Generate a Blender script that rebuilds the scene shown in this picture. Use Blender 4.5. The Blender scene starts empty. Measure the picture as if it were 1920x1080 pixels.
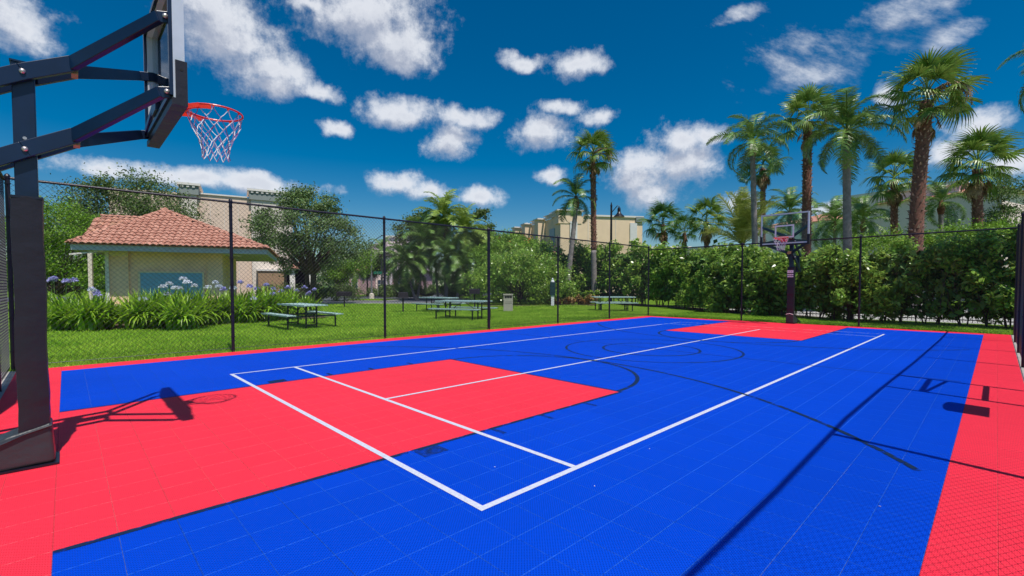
import bpy, math, random
import numpy as np
from mathutils import Vector, Matrix

random.seed(7)
rng = np.random.default_rng(11)
scene = bpy.context.scene
col = scene.collection
R = math.radians

# ------------------------------------------------------------------ camera
FPX = 872.0                      # focal length in photo pixels (1920 wide)
ANG = math.atan(909 / 872.0)
CA, SA = math.cos(ANG), math.sin(ANG)
EYE = 1.4
cam_d = bpy.data.cameras.new('camera')
cam_d.sensor_width = 36.0
cam_d.lens = FPX / 1920 * 36
TILT = R(1.8)                    # the lens looks slightly down
cam_d.shift_y = (FPX * math.tan(TILT) - 5) / 1920
cam_d.clip_start = 0.05
cam_d.clip_end = 3000
cam = bpy.data.objects.new('camera', cam_d)
col.objects.link(cam)
cam.location = (0.03, 0.03, EYE)
cam.rotation_euler = (R(90) - TILT, 0, -(math.pi / 2 - ANG))
scene.camera = cam


def G(x, d, z=0.0):
    """ground point seen at photo column x at depth d"""
    l = (x - 960) / FPX * d
    return Vector((d * CA + l * SA, d * SA - l * CA, z))


def LD(l, d, z=0.0):
    return Vector((d * CA + l * SA, d * SA - l * CA, z))


def ZY(y, d):
    return EYE + (535 - y) / FPX * d


# ------------------------------------------------------------------ light
SUN_DIR = Vector((0.075, 0.477, -1.0)).normalized()      # travel direction
sun_el = math.asin(-SUN_DIR.z)
world = bpy.data.worlds.new('World')
scene.world = world
world.use_nodes = True
sun_d = bpy.data.lights.new('sun', 'SUN')
sun_d.energy = 4.0
sun_d.angle = R(0.55)
sun_d.color = (1.0, 0.955, 0.89)
sun = bpy.data.objects.new('sun', sun_d)
col.objects.link(sun)
sun.rotation_euler = SUN_DIR.to_track_quat('-Z', 'Y').to_euler()
scene.view_settings.view_transform = 'Standard'
scene.view_settings.look = 'None'
scene.view_settings.exposure = 0.2
scene.view_settings.gamma = 1.0
scene.view_settings.use_curve_mapping = False
scene.cycles.max_bounces = 6
scene.cycles.transparent_max_bounces = 12

# sky with clouds -------------------------------------------------------
nt = world.node_tree
nt.nodes.clear()
N, L = nt.nodes, nt.links
SKY_STR = 0.125
FWD = math.atan2(SA, CA)


def azel(x, y):
    v = Vector((CA, SA, 0)) + Vector((SA, -CA, 0)) * ((x - 960) / FPX) + Vector((0, 0, (535 - y) / FPX))
    v.normalize()
    az = math.atan2(v.y, v.x) - FWD
    return az, math.asin(v.z)


CLOUDS = [  # photo column, row, half width, half height
    (30, 30, 105, 72), (60, 60, 50, 40),
    (400, 25, 95, 70), (455, 85, 120, 62), (505, 135, 100, 55), (515, 170, 65, 34),
    (700, 35, 140, 75), (745, 85, 90, 60), (740, 120, 55, 25), (590, 6, 60, 26),
    (607, 184, 52, 22), (634, 246, 30, 20),
    (755, 210, 74, 36), (870, 222, 72, 24), (850, 265, 54, 38),
    (985, 117, 50, 18), (1080, 124, 62, 30),
    (1045, 205, 44, 18), (1118, 220, 44, 16), (1018, 255, 70, 38), (1036, 330, 32, 20),
    (1275, 262, 64, 42), (1190, 312, 70, 38), (1262, 315, 100, 50), (1325, 255, 56, 24), (1225, 368, 62, 38),
    (1190, 340, 60, 30),
    (742, 342, 74, 25), (815, 362, 55, 24), (905, 370, 46, 26),
    (400, 340, 240, 24), (480, 352, 120, 20), (200, 322, 90, 18),
    (1660, 178, 36, 28), (1825, 230, 80, 30), (1775, 280, 66, 32),
    (1385, 378, 50, 24), (1905, 298, 60, 26), (1570, 386, 100, 16), (1700, 372, 70, 12),
]
WISPS = [(1530, 100, 150, 60), (1500, 150, 90, 26), (1640, 40, 130, 34), (1720, 8, 170, 22), (1780, 70, 60, 26), (1362, 46, 60, 16)]
cl, wl = [], []
for (x, y, rx, ry) in CLOUDS:
    a0, e0 = azel(x, y)
    a1, _ = azel(x + rx, y)
    _, e1 = azel(x, y - ry)
    cl.append((a0, e0, abs(a1 - a0), abs(e1 - e0)))
for (x, y, rx, ry) in WISPS:
    a0, e0 = azel(x, y)
    a1, _ = azel(x + rx, y)
    _, e1 = azel(x, y - ry)
    wl.append((a0, e0, abs(a1 - a0), abs(e1 - e0)))
rc = random.Random(5)
for k in range(20):              # unseen clouds all round beyond the frame, more and larger added for fill light
    a = rc.uniform(0.95, 2 * math.pi - 0.95)
    a = a - 2 * math.pi if a > math.pi else a
    cl.append((a, rc.uniform(0.15, 1.2), rc.uniform(0.12, 0.3), rc.uniform(0.05, 0.13)))

grp = bpy.data.node_groups.new('cloud_field', 'ShaderNodeTree')
grp.interface.new_socket('P', in_out='INPUT', socket_type='NodeSocketVector')
grp.interface.new_socket('F', in_out='OUTPUT', socket_type='NodeSocketFloat')
gN, gL = grp.nodes, grp.links
gi = gN.new('NodeGroupInput')
go = gN.new('NodeGroupOutput')


def nmath(NN, LL, op, a, b=None, c=None, clamp=False):
    n = NN.new('ShaderNodeMath')
    n.operation = op
    n.use_clamp = clamp
    for i, v in enumerate((a, b, c)):
        if v is None:
            continue
        if isinstance(v, (int, float)):
            n.inputs[i].default_value = v
        else:
            LL.new(v, n.inputs[i])
    return n.outputs[0]


nz = gN.new('ShaderNodeTexNoise')
nz.inputs['Scale'].default_value = 7.0
nz.inputs['Detail'].default_value = 6.0
nz.inputs['Roughness'].default_value = 0.58
gL.new(gi.outputs['P'], nz.inputs['Vector'])
sb = gN.new('ShaderNodeVectorMath'); sb.operation = 'SUBTRACT'
gL.new(nz.outputs['Color'], sb.inputs[0]); sb.inputs[1].default_value = (0.5, 0.5, 0.5)
scv = gN.new('ShaderNodeVectorMath'); scv.operation = 'MULTIPLY_ADD'
gL.new(sb.outputs[0], scv.inputs[0]); scv.inputs[1].default_value = (0.070, 0.060, 0.0)
gL.new(gi.outputs['P'], scv.inputs[2])
warped = scv.outputs[0]


def ellipses(lst):
    cur = None
    for (a, e, ra, re_) in lst:
        m = gN.new('ShaderNodeMapping')
        m.inputs['Scale'].default_value = (1 / ra, 1 / re_, 0)
        m.inputs['Location'].default_value = (-a / ra, -e / re_, 0)
        gL.new(warped, m.inputs['Vector'])
        ln = gN.new('ShaderNodeVectorMath'); ln.operation = 'LENGTH'
        gL.new(m.outputs[0], ln.inputs[0])
        if cur is None:
            cur = ln.outputs['Value']
        else:
            cur = nmath(gN, gL, 'SMOOTH_MIN', cur, ln.outputs['Value'], 0.35)
    return nmath(gN, gL, 'SUBTRACT', 1.0, cur)


f1 = ellipses(cl)
n2 = gN.new('ShaderNodeTexNoise')
n2.inputs['Scale'].default_value = 17.0
n2.inputs['Detail'].default_value = 8.0
n2.inputs['Roughness'].default_value = 0.68
gL.new(gi.outputs['P'], n2.inputs['Vector'])
nn = nmath(gN, gL, 'SUBTRACT', n2.outputs['Fac'], 0.52)
big = nmath(gN, gL, 'MULTIPLY_ADD', nn, 2.0, f1)
f2 = ellipses(wl)
mpw = gN.new('ShaderNodeMapping')
mpw.vector_type = 'TEXTURE'
mpw.inputs['Rotation'].default_value = (0, 0, R(30))
mpw.inputs['Scale'].default_value = (2.3, 1.0, 1)
gL.new(gi.outputs['P'], mpw.inputs['Vector'])
n3 = gN.new('ShaderNodeTexNoise')
n3.inputs['Scale'].default_value = 19.0
n3.inputs['Detail'].default_value = 7.0
n3.inputs['Roughness'].default_value = 0.66
gL.new(mpw.outputs[0], n3.inputs['Vector'])
nw = nmath(gN, gL, 'SUBTRACT', n3.outputs['Fac'], 0.56)
f2c = nmath(gN, gL, 'MINIMUM', f2, 0.42)
wis = nmath(gN, gL, 'MULTIPLY_ADD', nw, 3.6, f2c)
wis = nmath(gN, gL, 'MULTIPLY', wis, 0.55)
tot = nmath(gN, gL, 'MAXIMUM', big, wis)
gL.new(tot, go.inputs['F'])

tc = N.new('ShaderNodeTexCoord')
sep = N.new('ShaderNodeSeparateXYZ')
vr = N.new('ShaderNodeVectorRotate'); vr.rotation_type = 'Z_AXIS'
vr.inputs['Angle'].default_value = -FWD
L.new(tc.outputs['Generated'], vr.inputs['Vector'])
L.new(vr.outputs[0], sep.inputs[0])
azn = nmath(N, L, 'ARCTAN2', sep.outputs['Y'], sep.outputs['X'])
eln = nmath(N, L, 'ARCSINE', sep.outputs['Z'])
cb = N.new('ShaderNodeCombineXYZ')
L.new(azn, cb.inputs[0]); L.new(eln, cb.inputs[1])
g1 = N.new('ShaderNodeGroup'); g1.node_tree = grp
L.new(cb.outputs[0], g1.inputs[0])
upv = N.new('ShaderNodeVectorMath'); upv.operation = 'ADD'
upv.inputs[1].default_value = (-0.012, 0.030, 0)
L.new(cb.outputs[0], upv.inputs[0])
g2 = N.new('ShaderNodeGroup'); g2.node_tree = grp
L.new(upv.outputs[0], g2.inputs[0])
dens = N.new('ShaderNodeMapRange'); dens.interpolation_type = 'SMOOTHSTEP'
dens.inputs['From Min'].default_value = -0.16
dens.inputs['From Max'].default_value = 0.80
L.new(g1.outputs[0], dens.inputs['Value'])
dif = nmath(N, L, 'SUBTRACT', g1.outputs[0], g2.outputs[0])
lit = N.new('ShaderNodeMapRange'); lit.interpolation_type = 'SMOOTHSTEP'
lit.inputs['From Min'].default_value = -0.34
lit.inputs['From Max'].default_value = 0.55
L.new(dif, lit.inputs['Value'])
ccol = N.new('ShaderNodeMix'); ccol.data_type = 'RGBA'
ccol.inputs['A'].default_value = (0.36, 0.40, 0.50, 1)
ccol.inputs['B'].default_value = (0.78, 0.80, 0.84, 1)
core_ = N.new('ShaderNodeMapRange'); core_.interpolation_type = 'SMOOTHSTEP'
core_.inputs['From Min'].default_value = 0.25; core_.inputs['From Max'].default_value = 1.15
core_.inputs['To Max'].default_value = 0.42
L.new(g1.outputs[0], core_.inputs['Value'])
lf = nmath(N, L, 'MULTIPLY_ADD', lit.outputs[0], 0.85, 0.18)
lf = nmath(N, L, 'SUBTRACT', lf, core_.outputs[0], clamp=True)
L.new(lf, ccol.inputs['Factor'])
sky = N.new('ShaderNodeTexSky')
sky.sky_type = 'NISHITA'
sky.sun_disc = False
sky.sun_elevation = sun_el
sky.sun_rotation = math.atan2(-SUN_DIR.x, -SUN_DIR.y)
sky.air_density = 1.0
sky.dust_density = 0.7
sky.ozone_density = 3.0
hs = N.new('ShaderNodeHueSaturation')
hs.inputs['Hue'].default_value = 0.497
hs.inputs['Saturation'].default_value = 1.62
hs.inputs['Value'].default_value = 0.60
L.new(sky.outputs[0], hs.inputs['Color'])
bsky = N.new('ShaderNodeBackground'); bsky.inputs['Strength'].default_value = SKY_STR
L.new(hs.outputs[0], bsky.inputs['Color'])
bcl = N.new('ShaderNodeBackground'); bcl.inputs['Strength'].default_value = 1.0
L.new(ccol.outputs['Result'], bcl.inputs['Color'])
msh = N.new('ShaderNodeMixShader')
dm = nmath(N, L, 'MULTIPLY', dens.outputs[0], 0.93)
L.new(dm, msh.inputs[0]); L.new(bsky.outputs[0], msh.inputs[1]); L.new(bcl.outputs[0], msh.inputs[2])
wo = N.new('ShaderNodeOutputWorld')
L.new(msh.outputs[0], wo.inputs[0])


# ------------------------------------------------------------------ materials
def mat(name, c, rough=0.6, var=0.12, scale=6.0, bump=0.0, bscale=40.0, spec=0.4, metal=0.0, c2=None, island=0.0,
        transl=0.0, detail=5.0, coat=0.0):
    m = bpy.data.materials.new(name)
    m.use_nodes = True
    n, l = m.node_tree.nodes, m.node_tree.links
    p = n['Principled BSDF']
    p.inputs['Roughness'].default_value = rough
    p.inputs['Specular IOR Level'].default_value = spec
    p.inputs['Metallic'].default_value = metal
    p.inputs['Coat Weight'].default_value = coat
    geo = n.new('ShaderNodeNewGeometry')
    tx = n.new('ShaderNodeTexNoise')
    tx.inputs['Scale'].default_value = scale
    tx.inputs['Detail'].default_value = detail
    tx.inputs['Roughness'].default_value = 0.6
    l.new(geo.outputs['Position'], tx.inputs['Vector'])
    rp = n.new('ShaderNodeMapRange')
    rp.inputs['From Min'].default_value = 0.3
    rp.inputs['From Max'].default_value = 0.7
    l.new(tx.outputs['Fac'], rp.inputs['Value'])
    mx = n.new('ShaderNodeMix'); mx.data_type = 'RGBA'
    lo = [v * (1 - var) for v in c]
    hi = list(c2) if c2 else [min(1, v * (1 + var)) for v in c]
    mx.inputs['A'].default_value = (*lo, 1)
    mx.inputs['B'].default_value = (*hi, 1)
    l.new(rp.outputs[0], mx.inputs['Factor'])
    out = mx.outputs['Result']
    if island > 0:
        h = n.new('ShaderNodeHueSaturation')
        a = n.new('ShaderNodeMapRange')
        a.inputs['To Min'].default_value = 1 - island
        a.inputs['To Max'].default_value = 1 + island
        l.new(geo.outputs['Random Per Island'], a.inputs['Value'])
        l.new(a.outputs[0], h.inputs['Value'])
        b = n.new('ShaderNodeMapRange')
        b.inputs['To Min'].default_value = 0.5 - island * 0.045
        b.inputs['To Max'].default_value = 0.5 + island * 0.045
        wn = n.new('ShaderNodeTexWhiteNoise'); wn.noise_dimensions = '1D'
        l.new(geo.outputs['Random Per Island'], wn.inputs['W'])
        l.new(wn.outputs['Value'], b.inputs['Value'])
        l.new(b.outputs[0], h.inputs['Hue'])
        l.new(out, h.inputs['Color'])
        out = h.outputs[0]
    l.new(out, p.inputs['Base Color'])
    if bump > 0:
        bt = n.new('ShaderNodeTexNoise')
        bt.inputs['Scale'].default_value = bscale
        bt.inputs['Detail'].default_value = 4
        l.new(geo.outputs['Position'], bt.inputs['Vector'])
        bp = n.new('ShaderNodeBump')
        bp.inputs['Strength'].default_value = bump
        bp.inputs['Distance'].default_value = 0.02
        l.new(bt.outputs['Fac'], bp.inputs['Height'])
        l.new(bp.outputs[0], p.inputs['Normal'])
    if transl > 0:
        t = n.new('ShaderNodeBsdfTranslucent')
        g = n.new('ShaderNodeGamma'); g.inputs[1].default_value = 0.8
        l.new(out, g.inputs[0])
        l.new(g.outputs[0], t.inputs['Color'])
        ms = n.new('ShaderNodeMixShader'); ms.inputs[0].default_value = transl
        l.new(p.outputs[0], ms.inputs[1]); l.new(t.outputs[0], ms.inputs[2])
        l.new(ms.outputs[0], n['Material Output'].inputs['Surface'])
    return m


PITCH = 0.265
U0, V0 = -0.05, 0.26            # blue field's near right corner


def court_mat(name, c, dusty, spec):
    m = bpy.data.materials.new(name)
    m.use_nodes = True
    n, l = m.node_tree.nodes, m.node_tree.links
    p = n['Principled BSDF']
    p.inputs['Roughness'].default_value = 0.55
    p.inputs['Specular IOR Level'].default_value = spec
    geo = n.new('ShaderNodeNewGeometry')
    # tone of each tile
    s = n.new('ShaderNodeVectorMath'); s.operation = 'SUBTRACT'; s.inputs[1].default_value = (U0, V0, 0)
    l.new(geo.outputs['Position'], s.inputs[0])
    d = n.new('ShaderNodeVectorMath'); d.operation = 'DIVIDE'; d.inputs[1].default_value = (PITCH, PITCH, 1000)
    l.new(s.outputs[0], d.inputs[0])
    fl = n.new('ShaderNodeVectorMath'); fl.operation = 'FLOOR'; l.new(d.outputs[0], fl.inputs[0])
    wn = n.new('ShaderNodeTexWhiteNoise'); l.new(fl.outputs[0], wn.inputs['Vector'])
    big_ = n.new('ShaderNodeTexNoise'); big_.inputs['Scale'].default_value = 0.6; big_.inputs['Detail'].default_value = 6
    l.new(geo.outputs['Position'], big_.inputs['Vector'])
    v1 = nmath(n, l, 'MULTIPLY_ADD', wn.outputs['Value'], 0.05, 0.95)
    v2 = nmath(n, l, 'MULTIPLY_ADD', big_.outputs['Fac'], 0.22, 0.90)
    vv = nmath(n, l, 'MULTIPLY', v1, v2)
    # open grid of the plastic tile
    gs = n.new('ShaderNodeVectorMath'); gs.operation = 'MULTIPLY'
    gs.inputs[1].default_value = (2 * math.pi / 0.020, 2 * math.pi / 0.020, 0)
    l.new(geo.outputs['Position'], gs.inputs[0])
    sx = n.new('ShaderNodeSeparateXYZ'); l.new(gs.outputs[0], sx.inputs[0])
    a = nmath(n, l, 'SINE', sx.outputs['X']); b = nmath(n, l, 'SINE', sx.outputs['Y'])
    grid = nmath(n, l, 'MULTIPLY', a, b)
    hole = n.new('ShaderNodeMapRange'); hole.inputs['From Min'].default_value = 0.25
    hole.inputs['From Max'].default_value = 0.8
    hole.inputs['To Min'].default_value = 1.0; hole.inputs['To Max'].default_value = 0.48
    l.new(grid, hole.inputs['Value'])
    vv = nmath(n, l, 'MULTIPLY', vv, hole.outputs[0])
    hsn = n.new('ShaderNodeHueSaturation'); hsn.inputs['Color'].default_value = (*c, 1)
    l.new(vv, hsn.inputs['Value'])
    # scuffs and dust
    sc = n.new('ShaderNodeTexNoise'); sc.inputs['Scale'].default_value = 26; sc.inputs['Detail'].default_value = 8
    sc.inputs['Roughness'].default_value = 0.75
    l.new(geo.outputs['Position'], sc.inputs['Vector'])
    sr = n.new('ShaderNodeMapRange'); sr.inputs['From Min'].default_value = 0.66; sr.inputs['From Max'].default_value = 0.80
    sr.inputs['To Max'].default_value = 0.42
    l.new(sc.outputs['Fac'], sr.inputs['Value'])
    mx = n.new('ShaderNodeMix'); mx.data_type = 'RGBA'
    l.new(sr.outputs[0], mx.inputs['Factor']); l.new(hsn.outputs[0], mx.inputs['A'])
    mx.inputs['B'].default_value = (*dusty, 1)
    l.new(mx.outputs['Result'], p.inputs['Base Color'])
    bp = n.new('ShaderNodeBump'); bp.inputs['Strength'].default_value = 0.35; bp.inputs['Distance'].default_value = 0.003
    l.new(grid, bp.inputs['Height']); bp.invert = True
    l.new(bp.outputs[0], p.inputs['Normal'])
    return m


M = {}
M['blue'] = court_mat('blue_tile', (0.0002, 0.056, 0.57), (0.04, 0.13, 0.56), 0.07)
M['red'] = court_mat('red_tile', (0.90, 0.034, 0.066), (0.88, 0.16, 0.18), 0.14)
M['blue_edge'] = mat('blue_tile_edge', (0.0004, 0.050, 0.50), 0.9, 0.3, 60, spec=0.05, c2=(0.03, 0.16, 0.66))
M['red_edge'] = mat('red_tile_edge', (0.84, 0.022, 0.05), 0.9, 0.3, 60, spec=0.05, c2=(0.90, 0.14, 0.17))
M['white_line'] = mat('white_court_paint', (0.52, 0.54, 0.66), 0.6, 0.12, 45, c2=(0.64, 0.66, 0.76))
M['court_base'] = mat('court_underlay', (0.30, 0.24, 0.28), 0.9)
M['concrete'] = mat('concrete', (0.36, 0.335, 0.30), 0.9, 0.22, 5, 0.3, 60)
M['asphalt'] = mat('asphalt', (0.085, 0.095, 0.115), 0.9, 0.2, 3, 0.3, 60)
M['pave_light'] = mat('pale_paving', (0.40, 0.39, 0.37), 0.9, 0.12, 2)
M['lawn'] = mat('lawn_ground', (0.13, 0.25, 0.015), 0.95, 0.35, .8, 0.6, 60, spec=0.1, c2=(0.15, 0.27, 0.02))
M['grass'] = mat('grass_blade', (0.24, 0.53, 0.025), 0.6, 0.35, .55, spec=0.25, island=0.35, transl=0.35, c2=(0.42, 0.62, 0.06))
M['black_steel'] = mat('black_steel', (0.009, 0.011, 0.022), 0.32, 0.3, 5, 0.03, 20, spec=0.5)
M['blue_black_steel'] = mat('blue_black_steel', (0.004, 0.014, 0.042), 0.3, 0.3, 3, 0.03, 15, spec=0.55)
M['fence_black'] = mat('black_vinyl_post', (0.010, 0.008, 0.018), 0.42, 0.3, 9, 0.2, 60)
M['wire'] = mat('black_vinyl_wire', (0.022, 0.020, 0.032), 0.45, 0.1, 9)
M['pad'] = mat('purple_black_vinyl_pad', (0.014, 0.013, 0.021), 0.42, 0.1, 4, 0.6, 5, spec=0.4)
M['boot'] = mat('slate_vinyl_boot', (0.028, 0.034, 0.040), 0.36, 0.12, 4, 0.7, 5, spec=0.5)
M['aluminium'] = mat('brushed_aluminium', (0.60, 0.62, 0.68), 0.38, 0.08, 6, spec=0.5, metal=0.35)
M['bolt'] = mat('bolt_steel', (0.55, 0.50, 0.50), 0.35, 0.1, 6, metal=0.7)
M['rim'] = mat('red_rim_paint', (0.78, 0.045, 0.022), 0.35, 0.2, 14, spec=0.5)
M['net'] = mat('white_net_cord', (0.75, 0.75, 0.80), 0.8, 0.15, 60)
M['net_c'] = mat('coloured_net_cord', (0.45, 0.10, 0.20), 0.8, 0.3, 25, c2=(0.12, 0.15, 0.55))
M['sticker'] = mat('white_sticker', (0.72, 0.70, 0.74), 0.5, 0.05)
M['yellow_pad'] = mat('tan_spacer', (0.36, 0.30, 0.13), 0.6, 0.1)
M['table_top'] = mat('pale_green_coated_mesh', (0.36, 0.50, 0.48), 0.5, 0.25, 14, 0.3, 60)
M['table_leg'] = mat('dark_green_tube', (0.010, 0.030, 0.026), 0.4, 0.2)
M['grill'] = mat('black_grill_iron', (0.018, 0.014, 0.022), 0.7, 0.3, 9)
M['trash'] = mat('beige_aggregate', (0.40, 0.38, 0.31), 0.9, 0.3, 40)
M['dark'] = mat('dark_opening', (0.012, 0.012, 0.014), 0.9)
M['white'] = mat('white_paint', (0.70, 0.72, 0.76), 0.5, 0.06)
M['green_box'] = mat('dark_green_box', (0.012, 0.045, 0.050), 0.5, 0.1)
M['roof_tile'] = mat('terracotta_tile', (0.45, 0.20, 0.135), 0.85, 0.28, 4, 0.25, 30, spec=0.15, island=0.2, c2=(0.58, 0.32, 0.23))
M['fascia'] = mat('grey_blue_fascia', (0.42, 0.47, 0.52), 0.7, 0.08)
M['soffit'] = mat('soffit', (0.42, 0.42, 0.42), 0.8, 0.05)
M['stucco'] = mat('yellow_beige_stucco', (0.90, 0.60, 0.42), 0.92, 0.14, 1.6, 0.25, 60)
M['stucco_light'] = mat('cream_stucco', (0.80, 0.64, 0.45), 0.92, 0.06, 3, 0.2, 60)
M['panel_blue'] = mat('blue_panel', (0.20, 0.42, 0.64), 0.6, 0.06)
M['tan_wall'] = mat('tan_wall', (0.74, 0.565, 0.445), 0.92, 0.06, 1.2, 0.15, 30)
M['pale_wall'] = mat('pale_wall', (0.72, 0.64, 0.56), 0.92, 0.05, 1.2)
M['grey_trim'] = mat('grey_parapet', (0.24, 0.27, 0.26), 0.85, 0.08)
M['white_trim'] = mat('white_trim', (0.72, 0.68, 0.64), 0.8, 0.05)
M['brown_block'] = mat('brown_block', (0.36, 0.235, 0.14), 0.9, 0.08)
M['beige_wall'] = mat('warm_beige_wall', (0.80, 0.61, 0.42), 0.92, 0.05, 1.0, 0.1, 30)
M['cream_wall'] = mat('cream_house_wall', (0.86, 0.82, 0.76), 0.9, 0.05)
M['pink_wall'] = mat('dusty_pink_wall', (0.50, 0.30, 0.32), 0.9, 0.08)
M['pinkish_wall'] = mat('pale_pink_wall', (0.82, 0.66, 0.64), 0.9, 0.05)
M['mauve'] = mat('mauve_roof', (0.26, 0.20, 0.23), 0.9, 0.12)
M['glass_dark'] = mat('window_glass', (0.035, 0.07, 0.11), 0.12, 0.2, 2, spec=0.7)
M['shutter'] = mat('pale_shutter', (0.66, 0.66, 0.64), 0.6, 0.04)
M['win_blue'] = mat('blue_grey_shutter', (0.34, 0.44, 0.50), 0.6, 0.04)
M['bark'] = mat('oak_bark', (0.095, 0.070, 0.055), 0.95, 0.3, 8, 0.6, 30)
M['palm_grey'] = mat('smooth_grey_palm_trunk', (0.25, 0.22, 0.215), 0.9, 0.3, 5, 0.4, 30)
M['palm_brown'] = mat('brown_booted_palm_trunk', (0.19, 0.085, 0.062), 0.95, 0.4, 9, 0.5, 40)
M['boots'] = mat('old_leaf_bases', (0.25, 0.13, 0.10), 0.9, 0.4, 14, island=0.5, c2=(0.42, 0.29, 0.25))
M['fan'] = mat('fan_palm_leaf', (0.105, 0.22, 0.025), 0.40, 0.35, 3, spec=0.5, island=0.4, transl=0.15, c2=(0.24, 0.36, 0.06))
M['fan_dark'] = mat('dark_fan_palm_leaf', (0.075, 0.17, 0.035), 0.42, 0.25, 3, spec=0.4, island=0.22, transl=0.2)
M['dry'] = mat('dry_palm_leaf', (0.33, 0.21, 0.12), 0.8, 0.3, 5, island=0.3, transl=0.1, c2=(0.48, 0.35, 0.22))
M['feather'] = mat('feather_palm_leaf', (0.085, 0.19, 0.03), 0.40, 0.35, 3, spec=0.5, island=0.4, transl=0.15, c2=(0.21, 0.36, 0.07))
M['feather_y'] = mat('yellow_green_palm_leaf', (0.26, 0.34, 0.05), 0.45, 0.25, 3, spec=0.4, island=0.2, transl=0.25, c2=(0.42, 0.46, 0.09))
M['feather_m'] = mat('mid_green_palm_leaf', (0.19, 0.31, 0.04), 0.45, 0.25, 3, spec=0.4, island=0.2, transl=0.25, c2=(0.31, 0.42, 0.07))
M['oak'] = mat('oak_leaf', (0.075, 0.135, 0.028), 0.5, 0.35, 2.5, spec=0.35, island=0.40, transl=0.2, c2=(0.17, 0.25, 0.065))
M['light_leaf'] = mat('light_green_leaf', (0.14, 0.31, 0.018), 0.5, 0.3, 1.5, spec=0.35, island=0.35, transl=0.3, c2=(0.25, 0.42, 0.04))
M['oak2'] = mat('grey_green_oak_leaf', (0.085, 0.155, 0.040), 0.5, 0.35, 2.5, spec=0.4, island=0.42, transl=0.2, c2=(0.19, 0.29, 0.09))
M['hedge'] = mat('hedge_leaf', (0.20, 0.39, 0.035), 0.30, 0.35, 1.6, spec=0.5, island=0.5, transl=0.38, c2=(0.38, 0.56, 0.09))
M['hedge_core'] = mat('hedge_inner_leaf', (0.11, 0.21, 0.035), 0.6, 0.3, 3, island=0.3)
M['trim_hedge'] = mat('trimmed_hedge_leaf', (0.22, 0.36, 0.02), 0.5, 0.3, 3, island=0.3, transl=0.25)
M['croton'] = mat('orange_leaf', (0.55, 0.25, 0.04), 0.5, 0.5, 4, island=0.4, transl=0.2, c2=(0.35, 0.28, 0.10))
M['strap'] = mat('agapanthus_leaf', (0.19, 0.40, 0.012), 0.36, 0.3, 3, spec=0.45, island=0.30, transl=0.28, c2=(0.34, 0.55, 0.04))
M['stalk'] = mat('flower_stalk', (0.12, 0.24, 0.05), 0.5)
M['lilac'] = mat('lilac_petal', (0.40, 0.38, 0.72), 0.6, 0.2, 10, island=0.25, transl=0.3)
M['white_petal'] = mat('white_petal', (0.66, 0.70, 0.78), 0.6, 0.1, 10, island=0.15, transl=0.3)
M['flame'] = mat('orange_red_blossom', (0.60, 0.17, 0.06), 0.6, 0.3, 5, island=0.3)
M['mulch'] = mat('mulch', (0.10, 0.065, 0.045), 0.95, 0.4, 14, 0.6, 40)
M['lamp_black'] = mat('lamp_black', (0.012, 0.012, 0.016), 0.4, 0.2)
M['lamp_grey'] = mat('lamp_grey', (0.20, 0.20, 0.22), 0.5, 0.2)
M['street_sign'] = mat('green_sign', (0.02, 0.16, 0.10), 0.4, 0.05)
M['gold'] = mat('far_hill_leaf', (0.05, 0.10, 0.03), 0.8, 0.4, 0.8, island=0.4)


def paint_mat(name, c, wear_lo, wear_hi, scale=9):
    """dark court paint worn through to the tile in places"""
    m = bpy.data.materials.new(name)
    m.use_nodes = True
    n, l = m.node_tree.nodes, m.node_tree.links
    p = n['Principled BSDF']
    p.inputs['Base Color'].default_value = (*c, 1)
    p.inputs['Roughness'].default_value = 0.6
    p.inputs['Specular IOR Level'].default_value = 0.2
    geo = n.new('ShaderNodeNewGeometry')
    t = n.new('ShaderNodeTexNoise'); t.inputs['Scale'].default_value = scale; t.inputs['Detail'].default_value = 6
    t.inputs['Roughness'].default_value = 0.7
    l.new(geo.outputs['Position'], t.inputs['Vector'])
    r = n.new('ShaderNodeMapRange')
    r.inputs['From Min'].default_value = wear_lo; r.inputs['From Max'].default_value = wear_hi
    l.new(t.outputs['Fac'], r.inputs['Value'])
    l.new(r.outputs[0], p.inputs['Alpha'])
    return m


M['navy_line'] = paint_mat('worn_navy_paint', (0.006, 0.026, 0.13), 0.28, 0.42)
M['dark_line'] = paint_mat('worn_black_paint', (0.006, 0.022, 0.06), 0.36, 0.52, 7)
M['faint_line'] = paint_mat('faded_navy_paint', (0.004, 0.042, 0.33), 0.25, 0.55, 5)
M['pale_dash'] = paint_mat('worn_pale_paint', (0.42, 0.62, 0.86), 0.40, 0.58, 14)
M['dark_block'] = paint_mat('worn_black_block', (0.006, 0.022, 0.08), 0.30, 0.75, 16)
M['old_white'] = paint_mat('old_white_paint', (0.85, 0.55, 0.55), 0.42, 0.6, 14)
gl = bpy.data.materials.new('clear_backboard_glass')
gl.use_nodes = True
n, l = gl.node_tree.nodes, gl.node_tree.links
n.remove(n['Principled BSDF'])
tr = n.new('ShaderNodeBsdfTransparent'); tr.inputs[0].default_value = (0.86, 0.92, 0.93, 1)
gy = n.new('ShaderNodeBsdfGlossy'); gy.inputs['Roughness'].default_value = 0.04
fr = n.new('ShaderNodeFresnel'); fr.inputs[0].default_value = 1.35
ms = n.new('ShaderNodeMixShader')
l.new(fr.outputs[0], ms.inputs[0]); l.new(tr.outputs[0], ms.inputs[1]); l.new(gy.outputs[0], ms.inputs[2])
l.new(ms.outputs[0], n['Material Output'].inputs['Surface'])
M['glass'] = gl


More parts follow.
